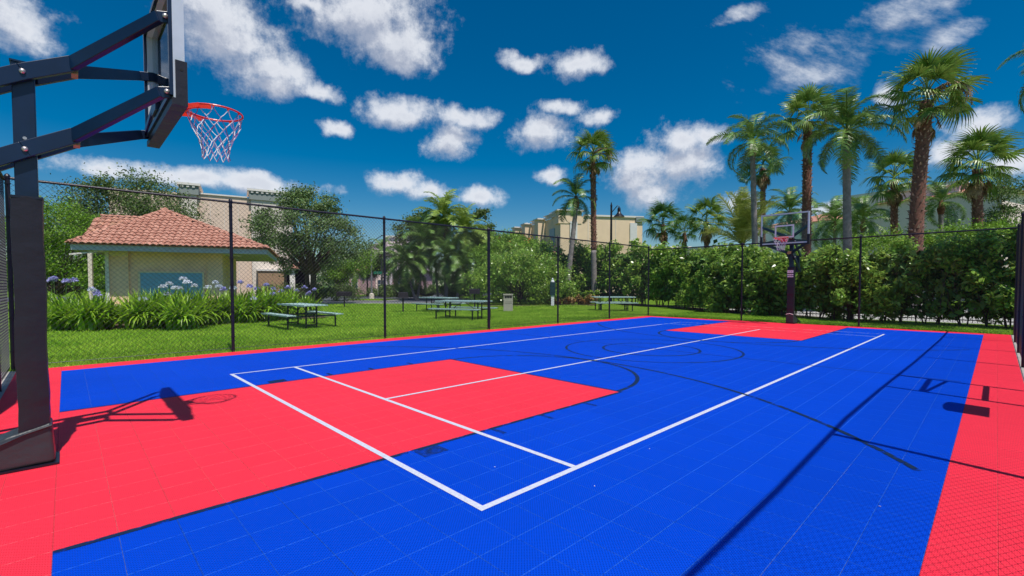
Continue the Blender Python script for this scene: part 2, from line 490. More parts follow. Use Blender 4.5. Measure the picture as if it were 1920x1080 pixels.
# ------------------------------------------------------------------ mesh helpers
class MB:
    def __init__(s):
        s.v, s.f = [], []

    def add(s, vs, fs):
        o = len(s.v)
        s.v += [tuple(q) for q in vs]
        s.f += [tuple(i + o for i in q) for q in fs]
        return s

    def box(s, c, size, rz=0.0):
        x, y, z = size[0] / 2, size[1] / 2, size[2] / 2
        cr, sr = math.cos(rz), math.sin(rz)
        vs = []
        for dz in (-z, z):
            for dx, dy in ((-x, -y), (x, -y), (x, y), (-x, y)):
                vs.append((c[0] + dx * cr - dy * sr, c[1] + dx * sr + dy * cr, c[2] + dz))
        return s.add(vs, [(3, 2, 1, 0), (4, 5, 6, 7), (0, 1, 5, 4), (1, 2, 6, 5), (2, 3, 7, 6), (3, 0, 4, 7)])

    def bb(s, x0, x1, y0, y1, z0, z1):
        return s.box(((x0 + x1) / 2, (y0 + y1) / 2, (z0 + z1) / 2), (x1 - x0, y1 - y0, z1 - z0))

    def beam(s, p0, p1, w, h, w2=None, h2=None):
        p0, p1 = Vector(p0), Vector(p1)
        d = (p1 - p0).normalized()
        up = Vector((0, 0, 1)) if abs(d.z) < 0.95 else Vector((1, 0, 0))
        sd = d.cross(up).normalized()
        up = sd.cross(d)
        vs = []
        for p, ww, hh in ((p0, w, h), (p1, w2 or w, h2 or h)):
            for a, b in ((-1, -1), (1, -1), (1, 1), (-1, 1)):
                vs.append(p + sd * a * ww / 2 + up * b * hh / 2)
        return s.add(vs, [(3, 2, 1, 0), (4, 5, 6, 7), (0, 1, 5, 4), (1, 2, 6, 5), (2, 3, 7, 6), (3, 0, 4, 7)])

    def tube(s, pts, r, n=8, cap=True):
        pts = [Vector(p) for p in pts]
        if not isinstance(r, (list, tuple)):
            r = [r] * len(pts)
        vs, fs = [], []
        prev = None
        for i, p in enumerate(pts):
            d = (pts[min(i + 1, len(pts) - 1)] - pts[max(i - 1, 0)]).normalized()
            if prev is None:
                a = Vector((0, 0, 1)) if abs(d.z) < 0.9 else Vector((1, 0, 0))
                sd = d.cross(a).normalized()
            else:
                sd = (prev - d * prev.dot(d)).normalized()
            prev = sd
            up = d.cross(sd)
            for k in range(n):
                t = 2 * math.pi * k / n
                vs.append(p + (sd * math.cos(t) + up * math.sin(t)) * r[i])
        for i in range(len(pts) - 1):
            for k in range(n):
                fs.append((i * n + k, i * n + (k + 1) % n, (i + 1) * n + (k + 1) % n, (i + 1) * n + k))
        if cap:
            fs.append(tuple(range(n - 1, -1, -1)))
            fs.append(tuple((len(pts) - 1) * n + k for k in range(n)))
        return s.add(vs, fs)

    def lathe(s, prof, n=16, c=(0, 0, 0)):
        vs = [(c[0] + r * math.cos(2 * math.pi * k / n), c[1] + r * math.sin(2 * math.pi * k / n), c[2] + z)
              for r, z in prof for k in range(n)]
        fs = [(i * n + k, i * n + (k + 1) % n, (i + 1) * n + (k + 1) % n, (i + 1) * n + k)
              for i in range(len(prof) - 1) for k in range(n)]
        fs.append(tuple(range(n - 1, -1, -1)))
        fs.append(tuple((len(prof) - 1) * n + k for k in range(n)))
        return s.add(vs, fs)

    def mesh(s, name, m, smooth=False):
        me = bpy.data.meshes.new(name)
        me.from_pydata(s.v, [], s.f)
        me.materials.append(m)
        if smooth:
            me.polygons.foreach_set('use_smooth', [True] * len(me.polygons))
        me.update()
        return me

    def build(s, name, m, parent=None, smooth=False, **k):
        o = bpy.data.objects.new(name, s.mesh(name, m, smooth))
        return link(o, parent, **k)


def link(o, parent=None, label=None, cat=None, group=None, kind=None):
    col.objects.link(o)
    if parent is not None:
        o.parent = parent
    if label: o['label'] = label
    if cat: o['category'] = cat
    if group: o['group'] = group
    if kind: o['kind'] = kind
    return o


def empty(name, loc=(0, 0, 0), rz=0.0, label=None, cat=None, group=None, kind=None):
    o = bpy.data.objects.new(name, None)
    o.location = loc
    o.rotation_euler = (0, 0, rz)
    o.empty_display_size = 0.2
    return link(o, None, label, cat, group, kind)


def child(name, me, parent, loc=(0, 0, 0), rot=(0, 0, 0), sc=(1, 1, 1), **k):
    o = bpy.data.objects.new(name, me)
    link(o, parent, **k)
    o.location = loc
    o.rotation_euler = rot
    o.scale = sc
    return o


def copy_tree(o, parent=None):
    c = o.copy()
    col.objects.link(c)
    c.parent = parent
    for ch in list(o.children):
        copy_tree(ch, c)
    return c


def np_mesh(name, V, nper, m, smooth=False):
    """V: (n*nper,3) vertices, each run of nper is one polygon"""
    V = np.ascontiguousarray(V, dtype=np.float32)
    nv = len(V)
    npoly = nv // nper
    me = bpy.data.meshes.new(name)
    me.vertices.add(nv)
    me.vertices.foreach_set('co', V.ravel())
    me.loops.add(nv)
    me.loops.foreach_set('vertex_index', np.arange(nv, dtype=np.int32))
    me.polygons.add(npoly)
    me.polygons.foreach_set('loop_start', np.arange(0, nv, nper, dtype=np.int32))
    me.update(calc_edges=True)
    me.materials.append(m)
    return me


def unit(n):
    v = rng.normal(size=(n, 3))
    return v / np.linalg.norm(v, axis=1, keepdims=True)


def leaves(C, size, aspect=0.45, up=0.35, out=None, jitter=0.35):
    """one diamond leaf at each centre; returns vertices for np_mesh(…, 4)"""
    n = len(C)
    a = unit(n)
    nrm = unit(n)
    nrm[:, 2] += up
    if out is not None:
        nrm += out * 0.9
    nrm /= np.linalg.norm(nrm, axis=1, keepdims=True)
    a -= nrm * (a * nrm).sum(1, keepdims=True)
    a /= np.linalg.norm(a, axis=1, keepdims=True) + 1e-9
    b = np.cross(nrm, a)
    s = (size * (1 + rng.uniform(-jitter, jitter, n)))[:, None]
    droop = np.array([0, 0, -0.12])
    p0 = C - a * s * 0.5
    p1 = C + b * s * aspect * 0.5 - a * s * 0.05
    p2 = C + a * s * 0.5 + droop * s
    p3 = C - b * s * aspect * 0.5 - a * s * 0.05
    return np.stack([p0, p1, p2, p3], 1).reshape(-1, 3)


def sheet(name, pts, z, m, kind='structure', parent=None, thick=0.0):
    mb = MB()
    k = len(pts)
    mb.add([(p[0], p[1], z) for p in pts], [tuple(range(k))])
    if thick:
        mb.add([(p[0], p[1], z) for p in pts] + [(p[0], p[1], z - thick) for p in pts],
               [(i, (i + 1) % k, k + (i + 1) % k, k + i) for i in range(k)])
    o = mb.build(name, m, parent, kind=kind)
    return o


# ------------------------------------------------------------------ ground
sheet('ground', [(-900, -900), (1500, -900), (1500, 1500), (-900, 1500)], -0.07, M['lawn'])
sheet('road', [LD(-60, 44), LD(-17, 36.8), LD(-2.2, 36.5), LD(-1.5, 41), LD(3, 70), LD(-8, 95), LD(-22, 95), LD(-19, 60), LD(-60, 58)][::-1],
      -0.040, M['asphalt'])
sheet('sidewalk', [LD(-40, 39), LD(-16, 35.9), LD(-10.2, 36.0), LD(-9.6, 37.2), LD(-16.5, 37.9), LD(-40, 42)][::-1], -0.02, M['pave_light'])
sheet('road', [(24.3, -30), (40, -30), (42, 14), (33, 18), (24.6, 5)], -0.045, M['pave_light'])
sheet('verge', [LD(-15, 42), LD(-11.2, 41), LD(-10.4, 46), LD(-12, 50), LD(-17, 49)][::-1], -0.02, M['lawn'])
sheet('verge', [LD(-9.5, 54), LD(1.5, 47), LD(3, 58), LD(-6, 68)][::-1], -0.02, M['lawn'])
# kerbs
kb = MB()
for a, b in (((-17, 36.6), (-2.2, 36.3)), ((-11.2, 41), (-10.4, 46)), ((-15, 41.9), (-11.2, 40.9)), ((-9.6, 53.8), (1.5, 46.8)), ((-40, 42.2), (-16.5, 38.1))):
    kb.beam(LD(*a, -0.01), LD(*b, -0.01), 0.22, 0.12)
kb.build('kerb', M['pave_light'], kind='structure')

# lawn sheet slightly humped so it is not a mirror-flat plane
LX, LY = np.meshgrid(np.linspace(-14, 36, 90), np.linspace(11.31, 36, 50))
def lawn_z(x, y):
    return -0.015 + 0.02 * np.sin(x * 0.7 + 1) * np.sin(y * 0.55) + 0.012 * np.sin(x * 1.9) * np.sin(y * 1.7 + 2)
mb = MB()
Zs = lawn_z(LX, LY)
# clip in front of the road (depth < 36 m)
D = LX * CA + LY * SA
vs = [(float(a), float(b), float(c)) for a, b, c in zip(LX.ravel(), LY.ravel(), Zs.ravel())]
fs = []
for j in range(49):
    for i in range(89):
        if D[j, i] < 35.8 or LX[j, i] > 25.5:
            k = j * 90 + i
            fs.append((k, k + 1, k + 91, k + 90))
mb.add(vs, fs)
mb.build('lawn', M['lawn'], kind='structure', smooth=True)
sheet('lawn', [(19.42, -8), (24.2, -8), (24.2, 10.99), (19.42, 10.99)], -0.015, M['lawn'])
sheet('lawn', [(-30, -30), (24.2, -30), (24.2, -0.72), (-30, -0.72)], -0.03, M['lawn'])


def blades(n, x0, x1, y0, y1, h, w, cond=None):
    X = rng.uniform(x0, x1, n); Y = rng.uniform(y0, y1, n)
    if cond is not None:
        k = cond(X, Y); X, Y = X[k], Y[k]
    n = len(X)
    Z = lawn_z(X, Y) if y0 > 10 else np.full(n, -0.015)
    th = rng.uniform(0, 2 * math.pi, n)
    hh = h * rng.uniform(0.5, 1.3, n)
    dx, dy = np.cos(th) * w / 2, np.sin(th) * w / 2
    lx, ly = rng.normal(0, 0.5, n) * hh, rng.normal(0, 0.5, n) * hh
    a = np.stack([X - dx, Y - dy, Z - 0.01], 1); b = np.stack([X + dx, Y + dy, Z - 0.01], 1)
    c = np.stack([X + lx, Y + ly, Z + hh], 1)
    return np.stack([a, b, c], 1).reshape(-1, 3)


GB = np.concatenate([
    blades(150000, -1.5, 22, 11.30, 19, 0.055, 0.016),
    blades(110000, -8, 30, 19, 34, 0.07, 0.03, lambda X, Y: X * CA + Y * SA < 35.6),
    blades(45000, 19.45, 23.5, -1.5, 11.2, 0.06, 0.018),
    blades(16000, -1.2, 19.4, 11.16, 11.34, 0.06, 0.012)])
o = link(bpy.data.objects.new('grass', np_mesh('grass', GB, 3, M['grass'])), label='short green lawn grass behind the black fence', cat='grass', kind='stuff')

# ------------------------------------------------------------------ the court
sheet('court_slab', [(-0.62, -0.72), (19.45, -0.72), (19.45, 11.30), (-0.62, 11.30)], -0.014, M['concrete'], thick=0.05)
sheet('court_underlay', [(-0.58, -0.27), (19.29, -0.27), (19.29, 11.12), (-0.58, 11.12)], -0.008, M['court_base'])
sheet('concrete_strip', [(-3.4, -3), (-0.62, -3), (-0.62, 11.2), (-3.4, 11.2)], -0.010, M['concrete'])
court = empty('sport_court', (0, 0, 0), kind='structure')
NU, NV, NK = 71, 39, 20
cells = []
for i in range(-2, NU + 2):
    for j in range(-2, NV + 2):
        inb = 0 <= i < NU and 0 <= j < NV
        key = (12 <= j < 26) and (i < NK or i >= NU - NK)
        colr = 'blue' if (inb and not key) else 'red'
        cells.append((i, j, colr))


def tile_geo(x0, y0, z=0.0, g=0.0003, c=0.0022):
    x1, y1 = x0 + PITCH, y0 + PITCH
    v = [(x0 + g, y0 + g, z - 0.003), (x1 - g, y0 + g, z - 0.003), (x1 - g, y1 - g, z - 0.003), (x0 + g, y1 - g, z - 0.003),
         (x0 + g + c, y0 + g + c, z), (x1 - g - c, y0 + g + c, z), (x1 - g - c, y1 - g - c, z), (x0 + g + c, y1 - g - c, z)]
    f = [(4, 5, 6, 7), (0, 1, 5, 4), (1, 2, 6, 5), (2, 3, 7, 6), (3, 0, 4, 7)]
    return v, f


def score(c):
    x = U0 + (c[0] + .5) * PITCH; y = V0 + (c[1] + .5) * PITCH
    d = x * CA + y * SA; l_ = x * SA - y * CA
    if d < 1.2: return 1e9
    sx = l_ / d * FPX; sy = EYE / d * FPX
    if abs(sx) > 985 or sy > 575: return 1e9
    return d
cells.sort(key=score)
tmesh = {}
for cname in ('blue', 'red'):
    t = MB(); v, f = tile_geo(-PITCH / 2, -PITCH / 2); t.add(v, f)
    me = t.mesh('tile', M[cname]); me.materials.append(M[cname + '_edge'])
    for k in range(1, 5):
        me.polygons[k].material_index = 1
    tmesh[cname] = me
for (i, j, c) in cells[:300]:
    child('tile', tmesh[c], court, (U0 + (i + .5) * PITCH, V0 + (j + .5) * PITCH, random.uniform(-0.0004, 0.0004)))
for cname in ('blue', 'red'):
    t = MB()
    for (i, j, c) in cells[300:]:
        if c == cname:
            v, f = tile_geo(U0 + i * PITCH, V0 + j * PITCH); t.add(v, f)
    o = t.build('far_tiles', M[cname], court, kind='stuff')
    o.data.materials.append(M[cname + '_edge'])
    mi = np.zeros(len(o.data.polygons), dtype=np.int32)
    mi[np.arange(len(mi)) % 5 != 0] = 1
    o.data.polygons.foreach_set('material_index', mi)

LZ = 0.0022


def strip(name, p, q, w, m, z=LZ):
    p, q = Vector((*p, 0)), Vector((*q, 0))
    d = (q - p).normalized(); s_ = Vector((-d.y, d.x, 0)) * w / 2
    mb_ = MB(); vs_ = [p - s_, q - s_, q + s_, p + s_]
    mb_.add([(a.x, a.y, z) for a in vs_], [(0, 1, 2, 3)])
    return mb_.build(name, m, court)


def arc(name, c, r, a0, a1, w, m, z=LZ, n=64):
    vs_, fs_ = [], []
    for k in range(n + 1):
        t = a0 + (a1 - a0) * k / n
        for rr in (r - w / 2, r + w / 2):
            vs_.append((c[0] + rr * math.cos(t), c[1] + rr * math.sin(t), z))
    for k in range(n):
        fs_.append((2 * k, 2 * k + 1, 2 * k + 3, 2 * k + 2))
    return MB().add(vs_, fs_).build(name, m, court)


VC = 5.29
LW = 0.05
strip('white_line', (1.86, 2.235), (16.9, 2.235), LW, M['white_line'])
strip('white_line', (1.86, 8.335), (15.4, 8.335), LW, M['white_line'])
strip('pale_line', (15.4, 8.335), (16.9, 8.335), LW * .8, M['pale_dash'])
strip('white_line', (1.885, 2.26), (1.885, 8.31), LW, M['white_line'], LZ + .0004)
strip('white_line', (2.83, 2.26), (2.83, 8.31), LW, M['white_line'], LZ + .0004)
strip('white_line', (2.855, VC - .08), (15.9, VC - .08), LW, M['white_line'], LZ + .0008)
for uu in (15.95, 16.9):
    strip('pale_line', (uu, 2.26), (uu, 3.44), LW * .8, M['pale_dash'], LZ + .0004)
    strip('pale_line', (uu, 3.44), (uu, 7.15), LW * .8, M['old_white'], LZ + .0004)
    strip('pale_line', (uu, 7.15), (uu, 8.3), LW * .8, M['pale_dash'], LZ + .0004)
for sgn, ue, ub in ((1, U0 + NK * PITCH, U0), (-1, U0 + (NU - NK) * PITCH, U0 + NU * PITCH)):
    fl_ = 'dark_line' if sgn == 1 else 'navy_line'
    strip('key_line', (ub, V0 + 12 * PITCH - .022), (ue, V0 + 12 * PITCH - .022), .045, M[fl_])
    strip('key_line', (ub, V0 + 26 * PITCH + .02), (ue, V0 + 26 * PITCH + .02), .04, M['navy_line'])
    strip('key_line', (ue + sgn * .02, V0 + 12 * PITCH - .04), (ue + sgn * .02, V0 + 26 * PITCH + .04), .04, M['navy_line'], LZ + .0003)
    for k, (du, ln) in enumerate(((2.28, .24), (3.05, .05), (3.75, .05), (4.5, .05))):
        s0 = ub + sgn * du
        strip('lane_mark', (s0, V0 + 12 * PITCH - .05), (s0, V0 + 12 * PITCH - .22), ln, M['dark_block'], LZ + .0006)
        strip('lane_mark', (s0, V0 + 26 * PITCH + .05), (s0, V0 + 26 * PITCH + .22), ln, M['dark_line'], LZ + .0006)
    a = 0 if sgn == 1 else math.pi
    arc('free_throw_arc', (ue, VC), 1.82, a - math.pi / 2, a + math.pi / 2, .06, M['dark_line'], LZ + .0009)
    ru = 1.05 if sgn == 1 else 17.75
    lim = math.asin(4.88 / 6.06)
    arc('three_point_arc', (ru, VC), 6.06, a - lim, a + lim, .055, M['dark_line'], LZ + .0012, 120)
arc('centre_circle', (9.3, VC), 1.84, 0, 2 * math.pi, .05, M['dark_line'], LZ + .0006, 90)
arc('centre_circle', (9.3, VC), 1.02, 0, 2 * math.pi, .055, M['dark_line'], LZ + .0006, 70)
strip('centre_line', (9.38, .36), (9.38, 10.4), .045, M['faint_line'], LZ + .0015)


# ------------------------------------------------------------------ chain link fences
def chain_link(A, B, H, w=0.088, z0=0.03, r=0.0023, lean=0.0):
    A, B = Vector(A), Vector(B)
    Lg = (B - A).length
    t = (B - A).normalized()
    nrm = Vector((-t.y, t.x, 0))
    hh = H - z0
    V = []
    segs = []
    s_ = -hh
    while s_ < Lg:
        segs.append((s_, 0, s_ + hh, hh)); segs.append((s_ + hh, 0, s_, hh))
        s_ += w
    for k, (sa, za, sb_, zb) in enumerate(segs):
        if sa < 0: za += (0 - sa) / (sb_ - sa) * (zb - za); sa = 0
        if sb_ < 0: zb = za + (0 - sa) / (sb_ - sa) * (zb - za); sb_ = 0
        if sa > Lg: za += (Lg - sa) / (sb_ - sa) * (zb - za); sa = Lg
        if sb_ > Lg: zb = za + (Lg - sa) / (sb_ - sa) * (zb - za); sb_ = Lg
        if abs(zb - za) < 0.01: continue
        off = nrm * (r if k % 2 else -r)
        p = A + t * sa + off + Vector((0, 0, z0 + za)); q = A + t * sb_ + off + Vector((0, 0, z0 + zb))
        d = (q - p).normalized()
        u_ = d.cross(nrm).normalized() * r
        n_ = nrm * r
        for (a, b) in ((u_, -u_ * .5 + n_ * .87), (-u_ * .5 + n_ * .87, -u_ * .5 - n_ * .87), (-u_ * .5 - n_ * .87, u_)):
            V += [p + a, p + b, q + b, q + a]
    return np.array([tuple(x) for x in V])


def fence(name, A, B, H, posts, label, wr=.0023, *, r=0.032, rail=True, bottom=True, railpts=None, big=()):
    A, B = Vector((*A, 0)), Vector((*B, 0))
    t = (B - A).normalized()
    f = empty(name, A, 0, label, 'fence')
    o = link(bpy.data.objects.new('chain_link_mesh', np_mesh('chain_link_mesh', chain_link(Vector((0, 0, 0)), B - A, H, r=wr), 4, M['wire'])), f)
    for k, s_ in enumerate(posts):
        p = t * s_
        rr = r * (1.5 if k in big else 1)
        mb_ = MB().tube([p + Vector((0, 0, -.05)), p + Vector((0, 0, H + .02))], rr, 10)
        mb_.lathe([(rr * 1.25, H + .0), (rr * 1.25, H + .03), (rr * .8, H + .06), (rr * .2, H + .075)], 10, p)
        ob = mb_.build('post', M['fence_black'], f)
        bands = MB()
        for z in np.arange(.3, H, .55):
            bands.lathe([(rr * 1.18, z), (rr * 1.18, z + .022)], 10, p)
            bands.box((p.x, p.y - rr * 1.3, z + .011), (.018, .03, .018))
        bands.build('band', M['fence_black'], ob)
    pts = railpts or [Vector((0, 0, H)), B - A + Vector((0, 0, H))]
    MB().tube(pts, .0225, 8).build('top_rail', M['fence_black'], f)
    if bottom:
        MB().tube([Vector((0, 0, .07)), B - A + Vector((0, 0, .07))], .005, 5).build('tension_wire', M['fence_black'], f)
    return f


fence('chain_link_fence', (-.62, 11.24), (19.5, 11.20), 3.15, [0.0, 3.19, 6.73, 10.36, 13.72, 17.0, 20.12],
      'long black chain-link fence between the court and the lawn with picnic tables', big=(3,))
fence('chain_link_fence', (19.5, 11.18), (19.5, -.4), 3.03, [4.1, 7.92, 11.57],
      'black chain-link fence behind the far hoop in front of the tall hedge')
rp = [(0, 0), (2.3, -.06), (3.2, -.02), (5.3, 0.0), (7.7, .06), (9.6, .05), (13, .0), (18, -.03), (21.5, 0)]
rf = fence('chain_link_fence', (-2, -.32), (19.5, -.32), 2.85, [3.8, 7.0, 10.0, 11.15, 13.9, 16.4, 19.0],
           'black chain-link fence along the right edge of the red border, seen end-on', .0014,
           railpts=[Vector((a, b, 2.85)) for a, b in rp])
MB().beam((10.0, 0, .88), (11.15, 0, .88), .04, .05).build('gate_bar', M['fence_black'], rf)
MB().beam((10.0, 0, 2.12), (11.15, 0, 2.12), .04, .05).build('gate_bar', M['fence_black'], rf)
MB().beam((10.02, 0, 2.04), (11.13, 0, 1.74), .03, .04).build('gate_bar', M['fence_black'], rf)
sg = MB()
pts = [(-.28, 0), (.28, 0), (.28, .66)] + [(.28 * math.cos(t), .66 + .12 * math.sin(t)) for t in np.linspace(0, math.pi, 9)[1:]]
k = len(pts)
sg.add([(x, -.006, z) for x, z in pts] + [(x, .006, z) for x, z in pts],
       [tuple(range(k)), tuple(range(2 * k - 1, k - 1, -1))] + [(i, i + k, (i + 1) % k + k, (i + 1) % k) for i in range(k)])
o = sg.build('notice_board', M['white'], label='plain round-topped board fixed to the right-hand chain-link fence', cat='board')
o.location = (7.28, -.35, .86)
# near end fence (end wall behind the near hoop) with a gate
nf = fence('chain_link_fence', (-.66, 11.22), (-.66, 9.2), 3.12, [], 'short black chain-link fence panel behind the near hoop at the court corner')
gt = empty('chain_link_gate', (-.66, 9.1, 0), 0, 'black chain-link gate with round corner at the left edge behind the padded pole', 'gate')
rc_ = .16
ptsg = [Vector((0, 0, .12)), Vector((0, 0, 2.86 - rc_))] + [Vector((0, -rc_ + rc_ * math.cos(t), 2.86 - rc_ + rc_ * math.sin(t))) for t in np.linspace(0, math.pi / 2, 6)[1:]] + [Vector((0, -2.4, 2.86)), Vector((0, -2.4, .12)), Vector((0, 0, .12))]
MB().tube(ptsg, .026, 8).build('gate_frame', M['blue_black_steel'], gt)
MB().tube([(0, 0, 1.3), (0, -2.4, 1.3)], .02, 8).build('gate_bar', M['blue_black_steel'], gt)
link(bpy.data.objects.new('chain_link_mesh', np_mesh('chain_link_mesh', chain_link(Vector((0, -.02, 0)), Vector((0, -2.38, 0)), 2.8, w=.07, z0=.14, r=.003), 4, M['wire'])), gt)
for z in (.55, 1.15, 2.3):
    MB().box((0, .05, z), (.05, .1, .06)).build('hinge', M['bolt'], gt)
MB().lathe([(.02, 0), (.025, .01), (.018, .03)], 10, (.04, .03, 1.16)).build('latch', M['bolt'], gt)
gp = MB().tube([(-.66, 9.17, -.05), (-.66, 9.17, 3.15)], .045, 12)
gp.lathe([(.055, 3.14), (.05, 3.19), (.01, 3.21)], 12, (-.66, 9.17, 0))
gp.build('gate_post', M['fence_black'], label='black steel gate post beside the padded pole of the near hoop', cat='post')


# ------------------------------------------------------------------ basketball hoops
def hoop(loc, rz, label, sticker=False):
    h = empty('basketball_hoop', loc, rz, label, 'basketball hoop', 'basketball hoops at the two ends of the court')
    B = 'blue_black_steel'
    # pole
    pm = MB().bb(-.0625, .0625, -.0625, .0625, .0, 3.09)
    pole = pm.build('pole', M[B], h)
    bvp = pole.modifiers.new('b', 'BEVEL'); bvp.width = .006; bvp.segments = 2
    MB().bb(-.07, .07, -.07, .07, 3.087, 3.10).build('pole_cap', M[B], pole)
    for z in (2.52, ):
        MB().tube([(.0, -.075, z), (0, -.062, z)], .012, 8).build('bolt', M['bolt'], pole)
    # pad: soft box with slightly bulging, creased faces
    nz_, nr = 26, 6
    vs, fs = [], []
    ring = []
    for k in range(4 * nr):
        s_ = k // nr; f_ = (k % nr) / nr * 2 - 1
        bulge = .006 * (1 - f_ * f_)
        q = {0: (f_, -1 - bulge * 9), 1: (1 + bulge * 9, f_), 2: (-f_, 1 + bulge * 9), 3: (-1 - bulge * 9, -f_)}[s_]
        ring.append(q)
    for i in range(nz_ + 1):
        z = .25 + 1.82 * i / nz_
        wv = .0012 * math.sin(i * 1.7) + .001 * math.sin(i * 3.1 + 1)
        for (a, b) in ring:
            vs.append((a * (.084 + wv) + .004 * math.sin(i * .5), b * (.108 + wv * .6), z + .004 * math.sin(a * 9 + i)))
    n_ = 4 * nr
    for i in range(nz_):
        for k in range(n_):
            fs.append((i * n_ + k, i * n_ + (k + 1) % n_, (i + 1) * n_ + (k + 1) % n_, (i + 1) * n_ + k))
    fs.append(tuple(range(n_ - 1, -1, -1))); fs.append(tuple(nz_ * n_ + k for k in range(n_)))
    pad = MB().add(vs, fs).build('pole_pad', M['pad'], h)
    MB().bb(-.090, .090, -.113, .113, 2.06, 2.078).build('pad_rim', M['black_steel'], pad)
    if sticker:
        for z, hh in ((1.90, .10), (1.79, .045), (1.72, .045)):
            MB().bb(.121, .123, -.10, .10, z - hh / 2, z + hh / 2).build('sticker', M['sticker'], pad)
            for q in range(6):
                MB().bb(.1232, .1236, -.085 + q * .029, -.067 + q * .029, z - hh * .2, z + hh * .2).build('sticker_print', M['grey_trim'], pad) if q % 2 == 0 else None
    # base boot
    bt = MB()
    top = [(-.12, -.12), (.098, -.12), (.098, .12), (-.12, .12)]
    bot = [(-.72, -.15), (.112, -.135), (.112, .135), (-.72, .15)]
    midr = [(-.42, -.14), (.105, -.13), (.105, .13), (-.42, .14)]
    lv = [(bot, .004, .02), (bot, .05, .06), (midr, .15, .17), (top, .27, .33)]
    vs, fs = [], []
    for ring_, zr, zf in lv:
        for (x, y) in ring_:
            vs.append((x, y, zr if x < 0 else zf))
    for i in range(3):
        for k in range(4):
            fs.append((i * 4 + k, i * 4 + (k + 1) % 4, i * 4 + 4 + (k + 1) % 4, i * 4 + 4 + k))
    fs.append((0, 3, 2, 1)); fs.append((12, 13, 14, 15))
    boot = MB().add(vs, fs).build('base_pad', M['boot'], h)
    bv = boot.modifiers.new('b', 'BEVEL'); bv.width = .035; bv.segments = 4
    MB().tube([(.1, -.135, .31), (-.05, -.142, .27), (-.12, -.145, .24), (-.3, -.156, .17), (-.6, -.17, .05)], .009, 6).build('seam', M['black_steel'], boot)
    MB().bb(-.8, .135, -.165, .165, .0035, .016).build('base_plate', M['black_steel'], h)
    if sticker:
        MB().tube([(.128, -.12, .34), (.135, 0, .37), (.128, .12, .34)], .010, 6).build('strap', M['net'], boot)
    # arms
    for zb, zk, ze, zr in ((3.01, 3.165, 3.50, 2.50), (2.43, 2.60, 2.925, 1.93)):
        for s_ in (-1, 1):
            m_ = MB().beam((-.80, s_ * .087, zr), (0, s_ * .087, zb), .045, .115)
            m_.beam((0, s_ * .087, zb), (.285, s_ * .087, zk), .045, .115)
            m_.beam((.27, s_ * .087, zk - .01), (.765, s_ * .70, ze - .03), .045, .105, .045, .085)
            m_.beam((.755, s_ * .70, ze - .033), (.90, s_ * .715, ze), .02, .085)
            a_ = m_.build('arm', M[B], h)
            bva = a_.modifiers.new('b', 'BEVEL'); bva.width = .004; bva.segments = 2
            for q in ((0, s_ * .111, zb), (.80, s_ * (.712 + .012 * 1), ze - .02), (.865, s_ * (.712 + .012), ze - .008)):
                rr = .019 if q[0] < .84 else .010
                y0 = q[1]
                MB().lathe([(rr, 0), (rr * .95, .008), (rr * .6, .015), (rr * .15, .018)], 12).build('bolt', M['bolt'], a_)
                bo = a_.children[-1] if a_.children else None
                if bo:
                    bo.location = (q[0], y0, q[2]); bo.rotation_euler = (s_ * -math.pi / 2, 0, 0)
        MB().bb(.27, .31, -.06, .06, zk - .07, zk + .03).build('spacer', M['yellow_pad'], h)
    MB().beam((-.78, 0, 2.52), (-.78, 0, 1.90), .10, .10).build('rear_link', M[B], h)
    # backboard
    X0, W2, Z0, Z1 = .885, .762, 2.86, 3.93
    bbd = MB()
    for (y0, y1, z0, z1) in ((-W2, -W2 + .045, Z0, Z1), (W2 - .045, W2, Z0, Z1), (-W2 + .045, W2 - .045, Z0, Z0 + .045), (-W2 + .045, W2 - .045, Z1 - .045, Z1)):
        bbd.bb(X0 - .048, X0 + .028, y0, y1, z0, z1)
    bo_ = bbd.build('backboard_frame', M['aluminium'], h)
    rs = MB()
    for (y0, y1, z0, z1) in ((-W2 + .004, -W2 + .04, Z0 + .02, Z1 - .004), (W2 - .04, W2 - .004, Z0 + .02, Z1 - .004), (-W2 + .04, W2 - .04, Z0 + .02, Z0 + .06), (-W2 + .04, W2 - .04, Z1 - .04, Z1 - .004)):
        rs.bb(X0 - .072, X0 - .0485, y0, y1, z0, z1)
    rs.beam((X0 - .07, -.69, 2.93), (X0 - .07, -.12, 3.02), .03, .05); rs.beam((X0 - .07, .69, 2.93), (X0 - .07, .12, 3.02), .03, .05)
    rs.bb(X0 - .09, X0 - .025, -.12, .12, 2.93, 3.10)
    rs.build('rear_frame', M[B], h)
    MB().bb(X0 - .004, X0 + .008, -W2 + .046, W2 - .046, Z0 + .046, Z1 - .046).build('glass_panel', M['glass'], h)
    tg = MB()
    tw = .05
    for (y0, y1, z0, z1) in ((-.305, -.305 + tw, 3.07, 3.52), (.305 - tw, .305, 3.07, 3.52), (-.305 + tw, .305 - tw, 3.52 - tw, 3.52), (-.305 + tw, .305 - tw, 3.07, 3.07 + tw)):
        tg.bb(X0 + .0085, X0 + .0105, y0, y1, z0, z1)
    tg.build('target_square', M['white'], h)
    pd = MB().bb(X0 - .06, X0 + .042, -W2 - .014, W2 + .014, Z0 - .055, Z0 - .003)
    pd.bb(X0 - .035, X0 + .042, -W2 - .014, -W2 - .003, Z0 - .003, Z0 + .29)
    pd.bb(X0 - .035, X0 + .042, W2 + .003, W2 + .014, Z0 - .003, Z0 + .29)
    pd.bb(X0 + .029, X0 + .042, -W2 - .003, -W2 + .055, Z0 - .003, Z0 + .29)
    pd.bb(X0 + .029, X0 + .042, W2 - .055, W2 + .003, Z0 - .003, Z0 + .29)
    pdo = pd.build('backboard_padding', M['pad'], h)
